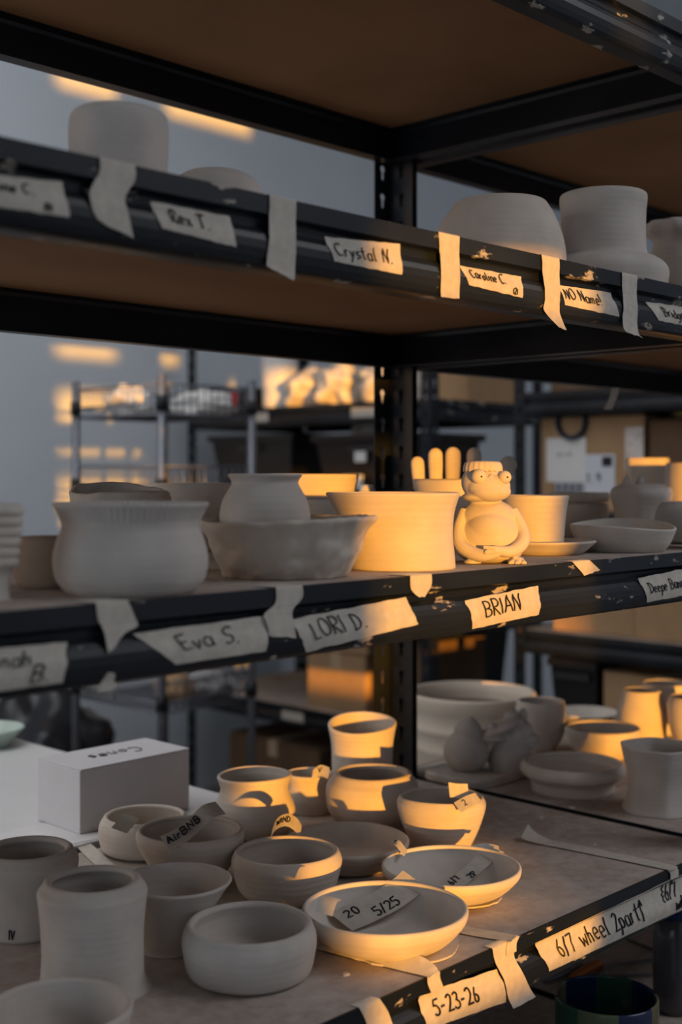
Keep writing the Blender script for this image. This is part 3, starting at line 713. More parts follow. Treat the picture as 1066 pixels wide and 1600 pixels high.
def front_label(label, lip, corners, jobs, group, ragged=.05, ink=.0007, seed=1):
    """torn strip of tape pressed on a beam face; corners TL TR BR BL as photo pixels on the rack front"""
    rnd = random.Random(seed)
    q = [at_Y(x, y, 0) for x, y in corners]
    lu = ((q[1] - q[0]).length + (q[2] - q[3]).length) / 2; lv = ((q[0] - q[3]).length + (q[1] - q[2]).length) / 2
    zl = H + lip
    def surf(u, v):
        p = bilin(q, u, v); z = p.z - zl
        return Vector((p.x, min(prof_y(z), .0015 + max(0, (z + .030) * .15)) - .0009, p.z))
    org = surf(.5, 0)
    nu, nv = 26, 9
    ja = [rnd.uniform(-1, 1) * ragged * .35 for _ in range(nv)]; jb = [rnd.uniform(-1, 1) * ragged * .35 for _ in range(nv)]
    vs = []
    for j in range(nv):
        for i in range(nu):
            u = i / (nu - 1); v = j / (nv - 1); uu = ja[j] * lv / lu + u * (1 + jb[j] * lv / lu - ja[j] * lv / lu)
            edge = .03 * noise.noise(Vector((uu * 9, v * .5, seed))) * (1 if j in (0, nv - 1) else 0)
            p = surf(uu, v + edge)
            p.y -= .0008 * max(0, noise.noise(Vector((uu * 6, v * 3, seed * 1.3))))
            vs.append(p - org)
    fs = [(j * nu + i, j * nu + i + 1, (j + 1) * nu + i + 1, (j + 1) * nu + i) for j in range(nv - 1) for i in range(nu - 1)]
    o = link('tape_label', mesh(vs, fs), TAPE, None, org, True)
    tag(o, label, 'tape label', group)
    if jobs:
        for jb_ in jobs:
            ink_mesh([jb_], lambda u, v: surf(u, v) + Vector((0, -.0009, 0)) - org, lu, lv, (0, -1, 0), ink).build('handwriting', INK, o)
    return o
def front_strap(label, lip, rows, group, back=.03, name='tape_strip'):
    """tape folded over the shelf lip: rows of (left, right) photo pixels down the front; first row lies at the lip"""
    zl = H + lip
    R = []
    for (a, b) in rows:
        R.append((at_Y(*a, 0), at_Y(*b, 0)))
    a, b = R[0]; a.z = b.z = zl + .0006; a.y = b.y = -.0010
    first = [(Vector((a.x - back * .2, back, zl + .0007)), Vector((b.x - back * .2, back, zl + .0007))), (a.copy(), b.copy())] + R[1:]
    A_ = catmull([tuple(r[0]) for r in first[1:]], 6); B_ = catmull([tuple(r[1]) for r in first[1:]], 6)
    A_ = [first[0][0]] + [Vector(v) for v in A_]; B_ = [first[0][1]] + [Vector(v) for v in B_]
    for w in A_[2:] + B_[2:]:
        z = w.z - zl
        w.y = min(prof_y(z), .0005 + max(-.0026, min(0, (z + .018) * .12))) - .0012 - (.004 * min(1, max(0, (-z - .066) / .03)))
    n = 7; vs = []; org = (A_[1] + B_[1]) / 2
    for i, (p, q) in enumerate(zip(A_, B_)):
        for s in range(n):
            t = s / (n - 1); v = p.lerp(q, t)
            if i == len(A_) - 1: v.z += .002 * noise.noise(Vector((t * 9, p.x * 40, 0)))
            if i > 1: v.y -= .0009 * abs(noise.noise(Vector((t * 2, v.z * 60, p.x * 20))))
            vs.append(v - org)
    fs = [(i * n + s, i * n + s + 1, (i + 1) * n + s + 1, (i + 1) * n + s) for i in range(len(A_) - 1) for s in range(n - 1)]
    o = link(name, mesh(vs, fs), TAPE, None, org, True)
    return tag(o, label, 'tape strip', group)
GU, GM, GLo = 'tape on the upper shelf beam', 'tape on the middle shelf beam', 'tape on the lower shelf beam'
front_label('tape label cut by the left edge of the upper beam, name ending in C.', L_UP, [(-70, 266), (98, 284), (106, 341), (-70, 314)], [('Caroline C.', .06, .50, .33, 1.12, .15, 0), ('(1)', .76, .10, .24, 1.0, .1, 0)], GU, seed=1)
front_strap('wavy tape strip folded over the upper beam under the upturned cylinder', L_UP, [((154, 245), (210, 256)), ((154, 270), (209, 283)), ((138, 300), (193, 310)), ((141, 328), (198, 340)), ((150, 346), (206, 376))], GU)
front_label('torn tape label reading a short name and T. on the upper beam', L_UP, [(235, 314), (360, 338), (366, 387), (249, 357)], [('Rex T.', .17, .33, .48, .95, .15, 0)], GU, seed=2)
front_strap('tape strip hanging over the upper beam with a pointed lower corner, left of its middle', L_UP, [((420, 303), (462, 313)), ((420, 330), (461, 341)), ((417, 370), (459, 381)), ((413, 412), (457, 424)), ((414, 417), (454, 439))], GU)
front_label('tape label with a name ending in N. in the middle of the upper beam', L_UP, [(508, 370), (627, 381), (625, 430), (519, 409)], [('Crystal N.', .06, .30, .50, 1.02, .15, 0)], GU, seed=3)
front_strap('straight sunlit tape strip over the upper beam below the upturned bowl', L_UP, [((684, 361), (717, 368)), ((686, 400), (716, 406)), ((685, 464), (714, 468))], GU)
front_label('rounded torn tape label under the upturned bowl, numbered (2)', L_UP, [(719, 415), (815, 432), (814, 466), (730, 446)], [('Caroline C.', .10, .46, .44, .92, .15, 0), ('(2)', .80, .08, .30, .9, .1, 0)], GU, seed=4)
front_strap('sunlit tape strip with a long curling tail between bowl and top-hat pot', L_UP, [((845, 397), (873, 404)), ((847, 430), (873, 437)), ((848, 468), (871, 475)), ((847, 486), (872, 494)), ((866, 511), (879, 517))], GU)
front_label('tape label ending in an exclamation mark under the top-hat pot', L_UP, [(872, 445), (955, 457), (965, 495), (880, 477)], [('NO Name!', .03, .34, .50, 1.0, .15, 0)], GU, seed=5)
front_strap('grey shaded tape strip with torn end under the top-hat brim', L_UP, [((971, 425), (995, 431)), ((971, 470), (993, 475)), ((970, 513), (993, 519)), ((984, 523), (999, 528))], GU)
front_label('torn tape label cut by the right edge of the upper beam', L_UP, [(1009, 471), (1092, 483), (1092, 514), (1026, 501)], [('Bridget', .20, .30, .48, 1.0, .2, 0)], GU, seed=6)
front_label('tape label cut by the left edge of the middle beam, two lines of writing', L_MID, [(-75, 1020), (105, 1003), (97, 1066), (-75, 1090)], [('Hannah', .08, .55, .34, 1.3, .1, 0), ('B.', .66, .10, .42, 1.3, .2, 0)], GM, seed=7, ragged=.08)
front_strap('torn tape strip tapering to a point below the fluted pot', L_MID, [((148, 943), (198, 937)), ((152, 968), (210, 965)), ((158, 978), (213, 978)), ((162, 992), (192, 990)), ((165, 1018), (170, 1018))], GM)
front_label('long slanted tape label with a short name and S. under the fluted pot', L_MID, [(208, 990), (420, 962), (413, 1017), (272, 1038)], [('Eva S.', .20, .38, .44, 1.05, .2, 0)], GM, seed=8, ragged=.03)
front_strap('wavy tape strip folded over the middle beam below the rough bowl', L_MID, [((430, 921), (471, 914)), ((429, 942), (471, 934)), ((411, 960), (457, 951)), ((414, 972), (455, 966)), ((417, 993), (459, 996))], GM)
front_label('long tape label in capital letters left of the sunlit part of the beam', L_MID, [(453, 968), (637, 933), (650, 975), (478, 1019)], [('LORI D.', .10, .34, .50, 1.0, .1, 0)], GM, seed=9, ragged=.08)
front_strap('small sunlit tape tab on the lip in front of the big crock', L_MID, [((640, 899), (673, 894)), ((641, 920), (673, 914)), ((653, 933), (663, 932))], GM)
front_label('sunlit tape label in bold capital letters under the figurine', L_MID, [(727, 938), (843, 915), (840, 960), (738, 983)], [('BRIAN', .18, .34, .52, 1.1, .1, 0)], GM, seed=10, ragged=.09, ink=.0009)
front_strap('loose tape tab lying on the lip right of the small plate', L_MID, [((893, 880), (920, 877)), ((912, 899), (937, 891))], GM, back=.012)
front_label('tape label with a long name cut by the right edge of the middle beam', L_MID, [(998, 904), (1092, 884), (1092, 926), (1010, 941)], [('Deepe Banerjee', .08, .36, .40, .9, .15, 0)], GM, seed=11, ragged=.09)
front_label('small crumpled scrap of tape on the lower edge of the middle beam', L_MID, [(166, 1050), (178, 1052), (180, 1075), (152, 1082)], [], GM, seed=12)
front_label('tape label with a date on the lower shelf beam', L_LOW, [(655, 1557), (778, 1514), (792, 1566), (664, 1608)], [('5-23-26', .12, .33, .42, 1.0, .1, 0)], GLo, seed=13, ink=.0011, ragged=.05)
front_label('long tape label about wheel work on the lower shelf beam', L_LOW, [(836, 1473), (1095, 1352), (1095, 1408), (856, 1517)], [('6/7 wheel 2part^', .08, .30, .52, .80, .05, 0), ('{6/7', .72, .50, .40, .9, .05, 0), ('wheel', .80, .12, .38, .9, .1, 0), ('^', .95, .55, .4, .9, 0, 0)], GLo, seed=14, ink=.0010, ragged=.05)
front_strap('torn tape tab hanging between the date label and the wheel label', L_LOW, [((768, 1478), (811, 1462)), ((772, 1500), (802, 1490)), ((784, 1530), (815, 1522)), ((790, 1556), (826, 1545)), ((797, 1574), (832, 1556))], GLo, back=.01)
front_strap('tape tab at the bottom edge of the picture on the lower beam', L_LOW, [((560, 1572), (592, 1558)), ((570, 1594), (606, 1582)), ((578, 1620), (612, 1606))], GLo, back=.01)

def deck_tape(label, path, width, lip=L_LOW, over=None, curl=0, tilt=.002, group='tape strips stuck across the lower shelf board'):
    """tape strip along the board; path: photo pixels on the board; over: pixels down the front of the lip"""
    P = [at_Z(x, y, lip + .0012) for x, y in path]
    if over:
        P[-1].y = .0005
        P.append(Vector((P[-1].x, -.0016, P[-1].z - .0012)))
        for x, y in over:
            v = at_Y(x, y, 0); v.y = -.0022; P.append(v)
    n0 = len(path)
    pts = [Vector(q) for q in catmull([tuple(p) for p in P], 5)]
    vs = []; N = 5; org = pts[0].copy(); org.z -= .0008
    dirv = (P[n0 - 1] - P[0]).normalized(); side = Vector((-dirv.y, dirv.x, 0)).normalized()
    tot = len(pts)
    for i, p in enumerate(pts):
        if i >= (n0 - 1) * 5 + 4: sd = Vector((1, 0, 0)) * (1 if side.x > 0 else -1)
        else:
            sd = side
        lift = curl * max(0, 1 - i / (tot * .16)) ** 2; tw = tilt * math.sin(PI * min(1, i / ((n0 - 1) * 5 + 1))) * (1 if side.dot(_fwd) > 0 else -1)
        for s in range(N):
            t = s / (N - 1) - .5
            vs.append(p + sd * (width * t) + Vector((0, 0, lift * (1 + 1.2 * t) + abs(tw) * .5 + tw * t + .0008 * abs(noise.noise(Vector((i * .3, t * 2, width * 100)))))) - org)
    fs = [(i * N + s, i * N + s + 1, (i + 1) * N + s + 1, (i + 1) * N + s) for i in range(tot - 1) for s in range(N - 1)]
    o = link('tape_strip', mesh(vs, fs), TAPE, None, org, True)
    return tag(o, label, 'tape strip', group)
deck_tape('half-twisted tape strip running from the wide bowl over the shelf front', [(500, 1478), (575, 1497), (640, 1513), (672, 1520)], .021, over=[(676, 1532), (682, 1548)], tilt=.014)
deck_tape('tape strip from under the wide bowl across the board to the front lip', [(690, 1446), (745, 1458), (797, 1466)], .020, over=[(797, 1480), (797, 1490)])
deck_tape('long tape strip across the bare board with a curled-up end', [(820, 1312), (870, 1320), (950, 1336), (1040, 1354)], .022, over=[(1052, 1362), (1052, 1372)], curl=.013)
deck_tape('tape strip across the shelf board left of the small rounded bowl', [(128, 1318), (150, 1340), (185, 1372)], .022)

# tape notes lying in and on the bowls
def note(label, pts, width, side, jobs=None, ink=.0008, group='tape notes in the bowls', name='tape_note', flip=1):
    """ribbon of tape: pts are (photo x, y, distance)"""
    P = [at_d(*p) for p in pts]
    C_ = [Vector(q) for q in catmull([tuple(p) for p in P], 6)]
    side = Vector(side).normalized() if not isinstance(side, (list,)) else side
    n = len(C_); N = 5; org = C_[0].copy()
    if not isinstance(side, list): sides = [side] * n
    vs = []
    for i, p in enumerate(C_):
        for s in range(N): vs.append(p + sides[i] * (width * (s / (N - 1) - .5)) - org)
    fs = [(i * N + s, i * N + s + 1, (i + 1) * N + s + 1, (i + 1) * N + s) for i in range(n - 1) for s in range(N - 1)]
    o = link(name, mesh(vs, fs), TAPE, None, org, True); tag(o, label, 'tape note', group)
    if jobs:
        L = sum((C_[i + 1] - C_[i]).length for i in range(n - 1))
        def surf(u, v):
            f = max(0, min(.9999, u)) * (n - 1); i = int(f); p = C_[i].lerp(C_[i + 1], f - i)
            return p + sides[0] * (width * (v - .5)) * flip - org
        mid_ = n // 2; t = (C_[mid_ + 1] - C_[mid_ - 1]).normalized(); nm = t.cross(sides[0]).normalized()
        if nm.dot(cam.location - C_[mid_]) < 0: nm = -nm
        ink_mesh(jobs, surf, L, width, nm, ink).build('handwriting', INK, o)
    return o
UP = Vector((0, 0, 1))
dirA = lambda a, b: (_rgt * a + _fwd * b)
note('dated tape strip draped across the wide sunlit bowl', [(532, 1440, 1.475), (570, 1424, 1.492), (605, 1406, 1.512), (634, 1386, 1.535), (648, 1373, 1.548)], .040, dirA(-.62, .60) + UP * .28, [('20', .10, .52, .32, 1.0, .1, 0), ('5/25', .30, .14, .34, 1.0, .1, 0)], ink=.0010)
note('short folded tape flap in the left of the wide sunlit bowl', [(506, 1428, 1.40), (512, 1408, 1.41), (520, 1402, 1.42)], .022, dirA(1, .3) + UP * -.4)
note('narrow tape note across the rightmost shallow bowl', [(700, 1392, 1.605), (722, 1372, 1.632), (746, 1352, 1.658), (764, 1336, 1.682), (776, 1327, 1.69)], .024, dirA(-.75, .5) + UP * .15, [('6/7', .12, .55, .40, .9, 0, 0), ('2P', .30, .05, .40, .9, 0, 0)], ink=.0009)
note('long curling tape note in the round bowl before the white box', [(258, 1318, 1.60), (282, 1306, 1.62), (308, 1284, 1.66), (325, 1268, 1.68), (345, 1262, 1.70)], .034, dirA(-.6, 1) + UP * .35, [('AirBNB', .06, .42, .46, .95, .05, 0)], ink=.0012)
note('flat scrap of tape at the bottom of the round bowl before the white box', [(300, 1335, 1.63), (330, 1326, 1.65), (352, 1322, 1.67)], .014, dirA(.2, 1))
note('pointed scrap of tape inside the small rounded bowl', [(186, 1298, 1.73), (198, 1284, 1.74), (205, 1275, 1.75)], .024, dirA(1, .4) + UP * -.5)
note('round-ended scrap of tape on the floor of the deep half-lit bowl', [(412, 1362, 1.62), (445, 1356, 1.64), (478, 1354, 1.66)], .030, dirA(.0, 1), [('A', .78, .4, .35, 1, 0, 0)])
note('curled tape tag with writing on the left rim of the shaded bowl', [(424, 1304, 1.66), (432, 1288, 1.68), (448, 1281, 1.70), (462, 1288, 1.71), (470, 1300, 1.70)], .026, dirA(.1, 1) + UP * .45, [('WIND', .25, .35, .4, .9, 0, 0)])
note('short tape tag with writing on the right rim of the shaded bowl', [(612, 1316, 1.68), (622, 1318, 1.67), (634, 1334, 1.66)], .016, dirA(.4, 1) + UP * .2, [('7.', .2, .3, .5, 1, 0, 0)])
note('tape tab stuck upright on the back rim of the dented cup', [(702, 1234, 1.80), (718, 1236, 1.81), (732, 1236, 1.82)], .021, UP + dirA(-.1, .1))
note('tape strip with writing inside the dented cup', [(715, 1262, 1.77), (732, 1252, 1.79), (748, 1246, 1.80)], .018, UP * .6 + dirA(-.5, .6), [('2', .3, .3, .5, 1, 0, 0)])
note('short sunlit tape tab on the back rim of the rightmost shallow bowl', [(738, 1326, 1.70), (758, 1322, 1.71), (780, 1326, 1.71)], .012, UP * .4 + dirA(0, 1))
note('crumpled tape tag on the rim of the small waisted jar', [(488, 1212, 1.93), (500, 1204, 1.94), (514, 1208, 1.93)], .020, UP * .7 + dirA(.1, .7), [('V', .4, .3, .5, 1, 0, 0)])
hang = note('short torn tape tab hanging from the beam above the shipping box', [(962, 606, 2.30), (958, 622, 2.30), (950, 640, 2.30)], .014, dirA(1, 0))
# scrawled mark scratched on the left jar
def jsurf(u, v):
    k_ = jl['k']; z_ = (4 + 20 * v) * k_; r_ = (66 + 6 * z_ / (46 * k_)) * k_ + .0006; a_ = math.atan2(-_fwd.y, -_fwd.x) + (u - .5) * .62 - .12
    return Vector((r_ * math.cos(a_), r_ * math.sin(a_), z_))
ink_mesh([('1V', .42, .2, .8, .9, .2, 0)], jsurf, .045, .0125, -_fwd, .0007).build('scratched_mark', INK, jl)

# ------------------------------------------------------------------ crumbs of dry clay on the board
rnd = random.Random(5)
for i, (x, y, s) in enumerate(((1000, 1262, 7), (893, 1262, 12), (845, 1278, 8), (880, 1292, 5), (960, 1300, 6), (815, 1245, 6), (930, 1320, 5), (540, 1523, 14), (700, 1480, 5))):
    p = at_Z(x, y, L_LOW); kk = (p - cam.location).dot(_fwd) / F
    n = 9; mb = MB(); pts = [(s * .5 * kk * rnd.uniform(.7, 1.2) * math.cos(2 * PI * j / n), s * .5 * kk * rnd.uniform(.7, 1.2) * math.sin(2 * PI * j / n)) for j in range(n)]
    mb.add([(a, b, .0002) for a, b in pts] + [(a * .7, b * .7, .002) for a, b in pts], [tuple(range(n, 2 * n)), tuple(reversed(range(n)))] + [(j, (j + 1) % n, n + (j + 1) % n, n + j) for j in range(n)])
    o = mb.build('clay_crumb', CLAYW, None, (p.x, p.y, H + L_LOW - .0004))
    tag(o, 'tiny flat crumb of dry clay on the bare lower shelf board', 'crumb', 'clay crumbs on the lower board')

# ------------------------------------------------------------------ white table behind the rack, box, plate, papers
ZT = -.535
t = empty('work_table', (1.0, 1.3, 0), 'white-topped work table behind the lower shelf', 'table')
def child_box(name, x0, x1, y0, y1, z0, z1, mat, par, bev=.002):
    lo = par.location
    mb = MB().box(x0 - lo.x, x1 - lo.x, y0 - lo.y, y1 - lo.y, z0 - lo.z, z1 - lo.z)
    return link(name, bevelled(mb, bev) if bev else mesh(mb.v, mb.f), mat, par)
child_box('table_top', -.3, 1.385, .668, 2.05, H + ZT - .03, H + ZT, WHITE, t)
for x in (-.25, 1.31):
    for y in (.70, 1.98): child_box('leg', x, x + .05, y, y + .05, 0, H + ZT - .031, CHROME, t)
bx0, bx1, by0, by1, bz0, bz1 = 1.077, 1.286, .707, .822, H + ZT + .0012, H + ZT + .097
bxr = empty('white_box', ((bx0 + bx1) / 2, (by0 + by1) / 2, bz0), 'small white cardboard box with handwriting on its lid', 'box')
WB = simple('white_cardboard', (.66, .645, .66), .75, 0, .2, 20, .02)
child_box('box_body', bx0, bx1, by0, by1, bz0, bz1 - .0015, WB, bxr, .0012)
lid = child_box('lid', bx0 + .001, bx1 + .0005, by0 - .0005, by1 + .001, bz1 - .0012, bz1 + .0006, WB, bxr, .0005)
lo = bxr.location
def lsurf(u, v): return Vector((bx1 - .05 - u * .11 - lo.x, by1 - .045 - v * .03 - lo.y, bz1 + .0008 - lo.z))
ink_mesh([('Cones', .05, .1, .9, 1.1, .1, 0)], lsurf, .11, .03, (0, 0, 1), .0009).build('handwriting', INK, lid)
m = MB().box(.86, 1.10, .675, .80, H + ZT + .0002, H + ZT + .0010); tag(m.build('paper_sheet', PAPER), 'white paper sheet under the corner of the white box', 'paper')
m = MB().box(1.06, 1.20, .672, .70, H + ZT + .0002, H + ZT + .0008); tag(m.build('paper_strip', PAPER), 'narrow white paper strip along the table front edge', 'paper')
def at_table(x, y): return at_Z(x, y, ZT)
pp = at_table(-18, 1160); kk = (pp - cam.location).dot(_fwd) / F
CEL = simple('celadon_glaze', (.52, .62, .55), .25, 0, .5, 12, .04)
pot('glazed_plate', 'pale green glazed plate on the white table at the left edge', -18, [(34, 1156), (44, 1150), (56, 1138)], ybot=1172, hb=34, deck=ZT, wall=4, mat=CEL, cat='plate', group=None)

# ------------------------------------------------------------------ chrome wire rack at the left rear
wx0, wx1, wy0, wy1 = 2.16, 2.495, 1.90, 2.315
wr = empty('wire_rack', ((wx0 + wx1) / 2, (wy0 + wy1) / 2, 0), 'chrome wire shelving unit in front of the far wall', 'wire rack')
lo = wr.location
for x in (wx0, wx1):
    for y in (wy0, wy1):
        MB().tube([(x - lo.x, y - lo.y, 0), (x - lo.x, y - lo.y, H + .285)], .0125, 14).build('post', CHROME, wr, None, True)
for z in (.175, -.055, -.66, -1.1):
    mb = MB(); zz = H + z
    for hgt in (0, .03, .085):
        c = [(wx0, wy0), (wx1, wy0), (wx1, wy1), (wx0, wy1), (wx0, wy0)]
        for a, b in zip(c, c[1:]): mb.tube([(a[0] - lo.x, a[1] - lo.y, zz + hgt), (b[0] - lo.x, b[1] - lo.y, zz + hgt)], .003, 6)
    for i in range(1, 16):
        y = wy0 + (wy1 - wy0) * i / 16; mb.tube([(wx0 - lo.x, y - lo.y, zz + .002), (wx1 - lo.x, y - lo.y, zz + .002)], .0022, 5)
        mb.tube([(wx0 - lo.x, y - lo.y, zz), (wx0 - lo.x, y - lo.y, zz + .085)], .002, 5)
    for i in range(1, 13):
        x = wx0 + (wx1 - wx0) * i / 13; mb.tube([(x - lo.x, wy0 - lo.y, zz), (x - lo.x, wy0 - lo.y, zz + .085)], .002, 5)
    o = mb.build('wire_shelf', CHROME, wr, None, True)
    for x in (wx0, wx1):
        for y in (wy0, wy1): MB().tube([(x - lo.x, y - lo.y, zz + .01), (x - lo.x, y - lo.y, zz + .05)], .0165, 12).build('collar', BLACKP, o, None, True)
def lump(name, label, cat, c, r, mat, amp=.012, freq=18, group=None, seed=0, flat=True):
    bm = bmesh.new(); bmesh.ops.create_icosphere(bm, subdivisions=4, radius=1)
    for v in bm.verts:
        d_ = v.co.normalized(); n_ = noise.noise(d_ * 2.2 + Vector((seed, 0, 0))) * .25 + amp / min(r) * noise.noise(Vector((d_.x * r[0], d_.y * r[1], d_.z * r[2])) * freq + Vector((seed, 7, 0)))
        v.co = Vector((d_.x * r[0], d_.y * r[1], d_.z * r[2])) * (1 + n_)
        if flat: v.co.z = max(v.co.z, -r[2] * .75)
    zmin = min(v.co.z for v in bm.verts)
    for v in bm.verts: v.co.z -= zmin
    me = bpy.data.meshes.new('l'); bm.to_mesh(me); bm.free()
    o = link(name, me, mat, None, c, True); return tag(o, label, cat, group)
WBAG = simple('white_plastic_wrap', (.70, .69, .66), .4, 0, .4, 30, .12, .5)
zs = H + .1785
lump('plastic_bundle', 'crumpled white plastic bundle on the wire rack top, left of the nearest post', 'bundle', (2.27, 2.20, zs), (.06, .08, .055), WBAG, seed=1)
lump('plastic_bundle', 'flat white wrapped bundle on the wire rack top, right of the nearest post', 'bundle', (2.42, 2.02, zs), (.10, .07, .045), WBAG, seed=2)
lump('brown_basket', 'sunlit brown coiled bundle on the lower wire shelf', 'bundle', (2.30, 2.02, H - .6568), (.06, .06, .05), CARD, seed=3)
lump('grey_cap', 'folded grey cloth on the lower wire shelf near the right post', 'cloth', (2.47, 2.06, H - .6568), (.07, .08, .045), simple('grey_cloth', (.36, .35, .35), .9, 0, .1, 30, .1), seed=4)
cups = simple('white_cup_plastic', (.72, .68, .62), .4, 0, .4)
for i in range(5):
    y = 2.20 + i * .036
    mb = MB(); n = 16
    prof = [(.014, 0), (.017, .07), (.0155, .07), (.0125, .002)]
    vs = [(r * math.cos(2 * PI * s / n), r * math.sin(2 * PI * s / n), z) for r, z in prof for s in range(n)]
    mb.add(vs, [(i_ * n + s, i_ * n + (s + 1) % n, (i_ + 1) * n + (s + 1) % n, (i_ + 1) * n + s) for i_ in range(3) for s in range(n)] + [tuple(reversed(range(n)))])
    o = mb.build('plastic_cup', cups, None, (2.21, y, H - .6568), True)
    tag(o, 'small sunlit white cup in the row on the lower wire shelf', 'cup', 'row of cups on the lower wire shelf')
BAGM = simple('black_bag_plastic', (.022, .022, .026), .28, 0, .5, 14, .3, .6)
lump('black_bag', 'rounded black bin bag on the floor behind the wire rack', 'bag', (2.28, 2.66, 0), (.21, .20, .33), BAGM, amp=.03, freq=9, seed=5)
lump('dark_bundle', 'dark crumpled bag on the lowest wire shelf', 'bag', (2.33, 2.11, H - 1.0968), (.105, .13, .12), BAGM, amp=.03, freq=12, seed=6)

# ------------------------------------------------------------------ boxes and bins on the far racks
def cardbox(label, x0, x1, y0, y1, z0, z1, mat=CARD, group='cardboard boxes on the far racks', tape=True, name='cardboard_box'):
    r = empty(name, ((x0 + x1) / 2, (y0 + y1) / 2, z0), label, 'box', group)
    child_box('box_body', x0, x1, y0, y1, z0, z1 - .004, mat, r, .004)
    child_box('top_flap', x0 + .001, x1 - .001, y0 + .001, (y0 + y1) / 2 - .0015, z1 - .0035, z1, mat, r, .001)
    child_box('top_flap', x0 + .001, x1 - .001, (y0 + y1) / 2 + .0015, y1 - .001, z1 - .0035, z1, mat, r, .001)
    if tape:
        child_box('packing_tape', x0 - .0006, x1 + .0006, (y0 + y1) / 2 - .024, (y0 + y1) / 2 + .024, z1 - .06, z1 + .0006, simple('packing_tape', (.50, .36, .22), .3, 0, .5), r, 0)
    return r
bl = [H + q for q in BL]
# rack against the wall, low boxes
cardbox('orange-tinted sunlit carton on the far rack low shelf', 3.12, 3.36, 2.02, 2.30, bl[3] + .0005, bl[3] + .205)
cardbox('flat carton lying on top of the sunlit carton', 3.11, 3.40, 2.00, 2.32, bl[3] + .206, bl[3] + .272, CARD)
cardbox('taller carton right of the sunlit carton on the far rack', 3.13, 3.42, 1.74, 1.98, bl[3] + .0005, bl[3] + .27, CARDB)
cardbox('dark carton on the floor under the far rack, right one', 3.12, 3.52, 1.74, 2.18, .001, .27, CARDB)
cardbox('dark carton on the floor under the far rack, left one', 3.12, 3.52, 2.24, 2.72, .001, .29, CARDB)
# bins on its middle shelf
def bin_(label, x0, x1, y0, y1, z0, h, mat=BLACKP):
    r = empty('storage_bin', ((x0 + x1) / 2, (y0 + y1) / 2, z0), label, 'bin', 'black bins on the far rack')
    hx_, hy = (x1 - x0) / 2, (y1 - y0) / 2; t = .004
    mb = MB(); lv = [(.82, 0), (1, h), (1.04, h), (1.04, h - .02), (1.055, h - .02), (1.055, h + .004), (.97, h + .004), (.80, .006)]
    vs = [(sx * hx_ * q, sy * hy * q, z) for q, z in lv for sx, sy in ((-1, -1), (1, -1), (1, 1), (-1, 1))]
    mb.add(vs, [(0, 3, 2, 1)] + [(i * 4 + s, i * 4 + (s + 1) % 4, (i + 1) * 4 + (s + 1) % 4, (i + 1) * 4 + s) for i in range(len(lv) - 1) for s in range(4)] + [(28, 29, 30, 31)])
    mb.build('bin_body', mat, r)
    MB().box(-hx_ * 1.0 - .010, -hx_ * 1.0 - .001, -.06, .06, h - .055, h - .035).build('handle', simple('dark_handle', (.03, .03, .032), .5), r)
    return r
bb = bin_('open black storage bin behind the collared jar', 3.10, 3.45, 2.36, 2.80, bl[1] + .0005, .25)
bb2 = bin_('black storage bin with white and green stickers on its front', 3.10, 3.45, 1.78, 2.24, bl[1] + .0005, .24, simple('black_brown_plastic', (.018, .012, .010), .5))
bin_('tall black bin at the near end of the far rack low shelf', 3.43, 3.60, 1.77, 2.10, bl[3] + .0005, .30)
bin_('black bin at the left end of the far right rack low shelf', 3.12, 3.45, 1.11, 1.27, bl[3] + .0005, .27)
q = MB().box(-.186, -.180, -.02, .03, .15, .185); q.build('sticker', PAPER, bb2)
q = MB().box(-.186, -.176, .0, .085, .06, .105).build('sticker', PAPER, bb2)
MB().box(-.190, -.186, .028, .058, .068, .098).build('green_mark', simple('green_print', (.02, .35, .05), .5), q)
lump('clay_lump', 'pale round lump resting in the stickered black bin', 'lump', (3.26, 2.10, bl[1] + .19), (.08, .08, .075), CLAYG, seed=8)
# bags of clay on the top level
BG = 'bagged clay on the far rack'
lump('clay_bag', 'pale plastic bag of clay on the far rack top, next to the white bucket', 'bag', (3.25, 2.42, bl[0] + .0002), (.10, .075, .085), BAG, amp=.02, seed=11, group=BG)
lump('clay_bag', 'bulging sunlit plastic bag of clay in the middle of the far rack top', 'bag', (3.25, 2.235, bl[0] + .0002), (.11, .085, .10), BAG, amp=.03, freq=22, seed=12, group=BG)
lump('clay_bag', 'crumpled plastic bag of clay beside the tall black post', 'bag', (3.25, 2.01, bl[0] + .0002), (.12, .105, .10), BAG, amp=.03, freq=22, seed=13, group=BG)
pot('white_bucket', 'white bucket at the left end of the far rack top', 437, [(26, 640), (29, 560), (30, 540)], Y=2.60, deck=BL[0], wall=3, mat=WHITE, cat='bucket', group=None)
rb = empty('red_black_box', (3.25, 2.78, bl[0] + .0005), 'black box with a red printed panel on the far rack top', 'box')
child_box('box_body', 3.14, 3.36, 2.68, 2.87, bl[0] + .0005, bl[0] + .09, BLACKP, rb, .003)
child_box('red_panel', 3.135, 3.1402, 2.70, 2.75, bl[0] + .02, bl[0] + .07, simple('red_print', (.5, .03, .03), .5), rb, 0)
child_box('red_panel', 3.135, 3.1402, 2.77, 2.85, bl[0] + .03, bl[0] + .06, simple('red_print', (.5, .03, .03), .5), rb, 0)
cardbox('carton on the end of the far rack top, just right of the black post', 3.30, 3.62, 1.72, 1.85, bl[0] + .0005, bl[0] + .17)
# name strips on the far rack
for (y, z, lab) in ((1.98, bl[0] - .035, 'small paper strip on the far rack top beam, right one'), (2.50, bl[0] - .035, 'small paper strip on the far rack top beam, left one'), (2.32, bl[3] - .035, 'small paper strip on the far rack low beam')):
    mb = MB().box(-.0008, 0, -.055, .055, -.016, .016)
    tag(mb.build('shelf_label', TAPE, None, (3.0668, y, z)), lab, 'label')

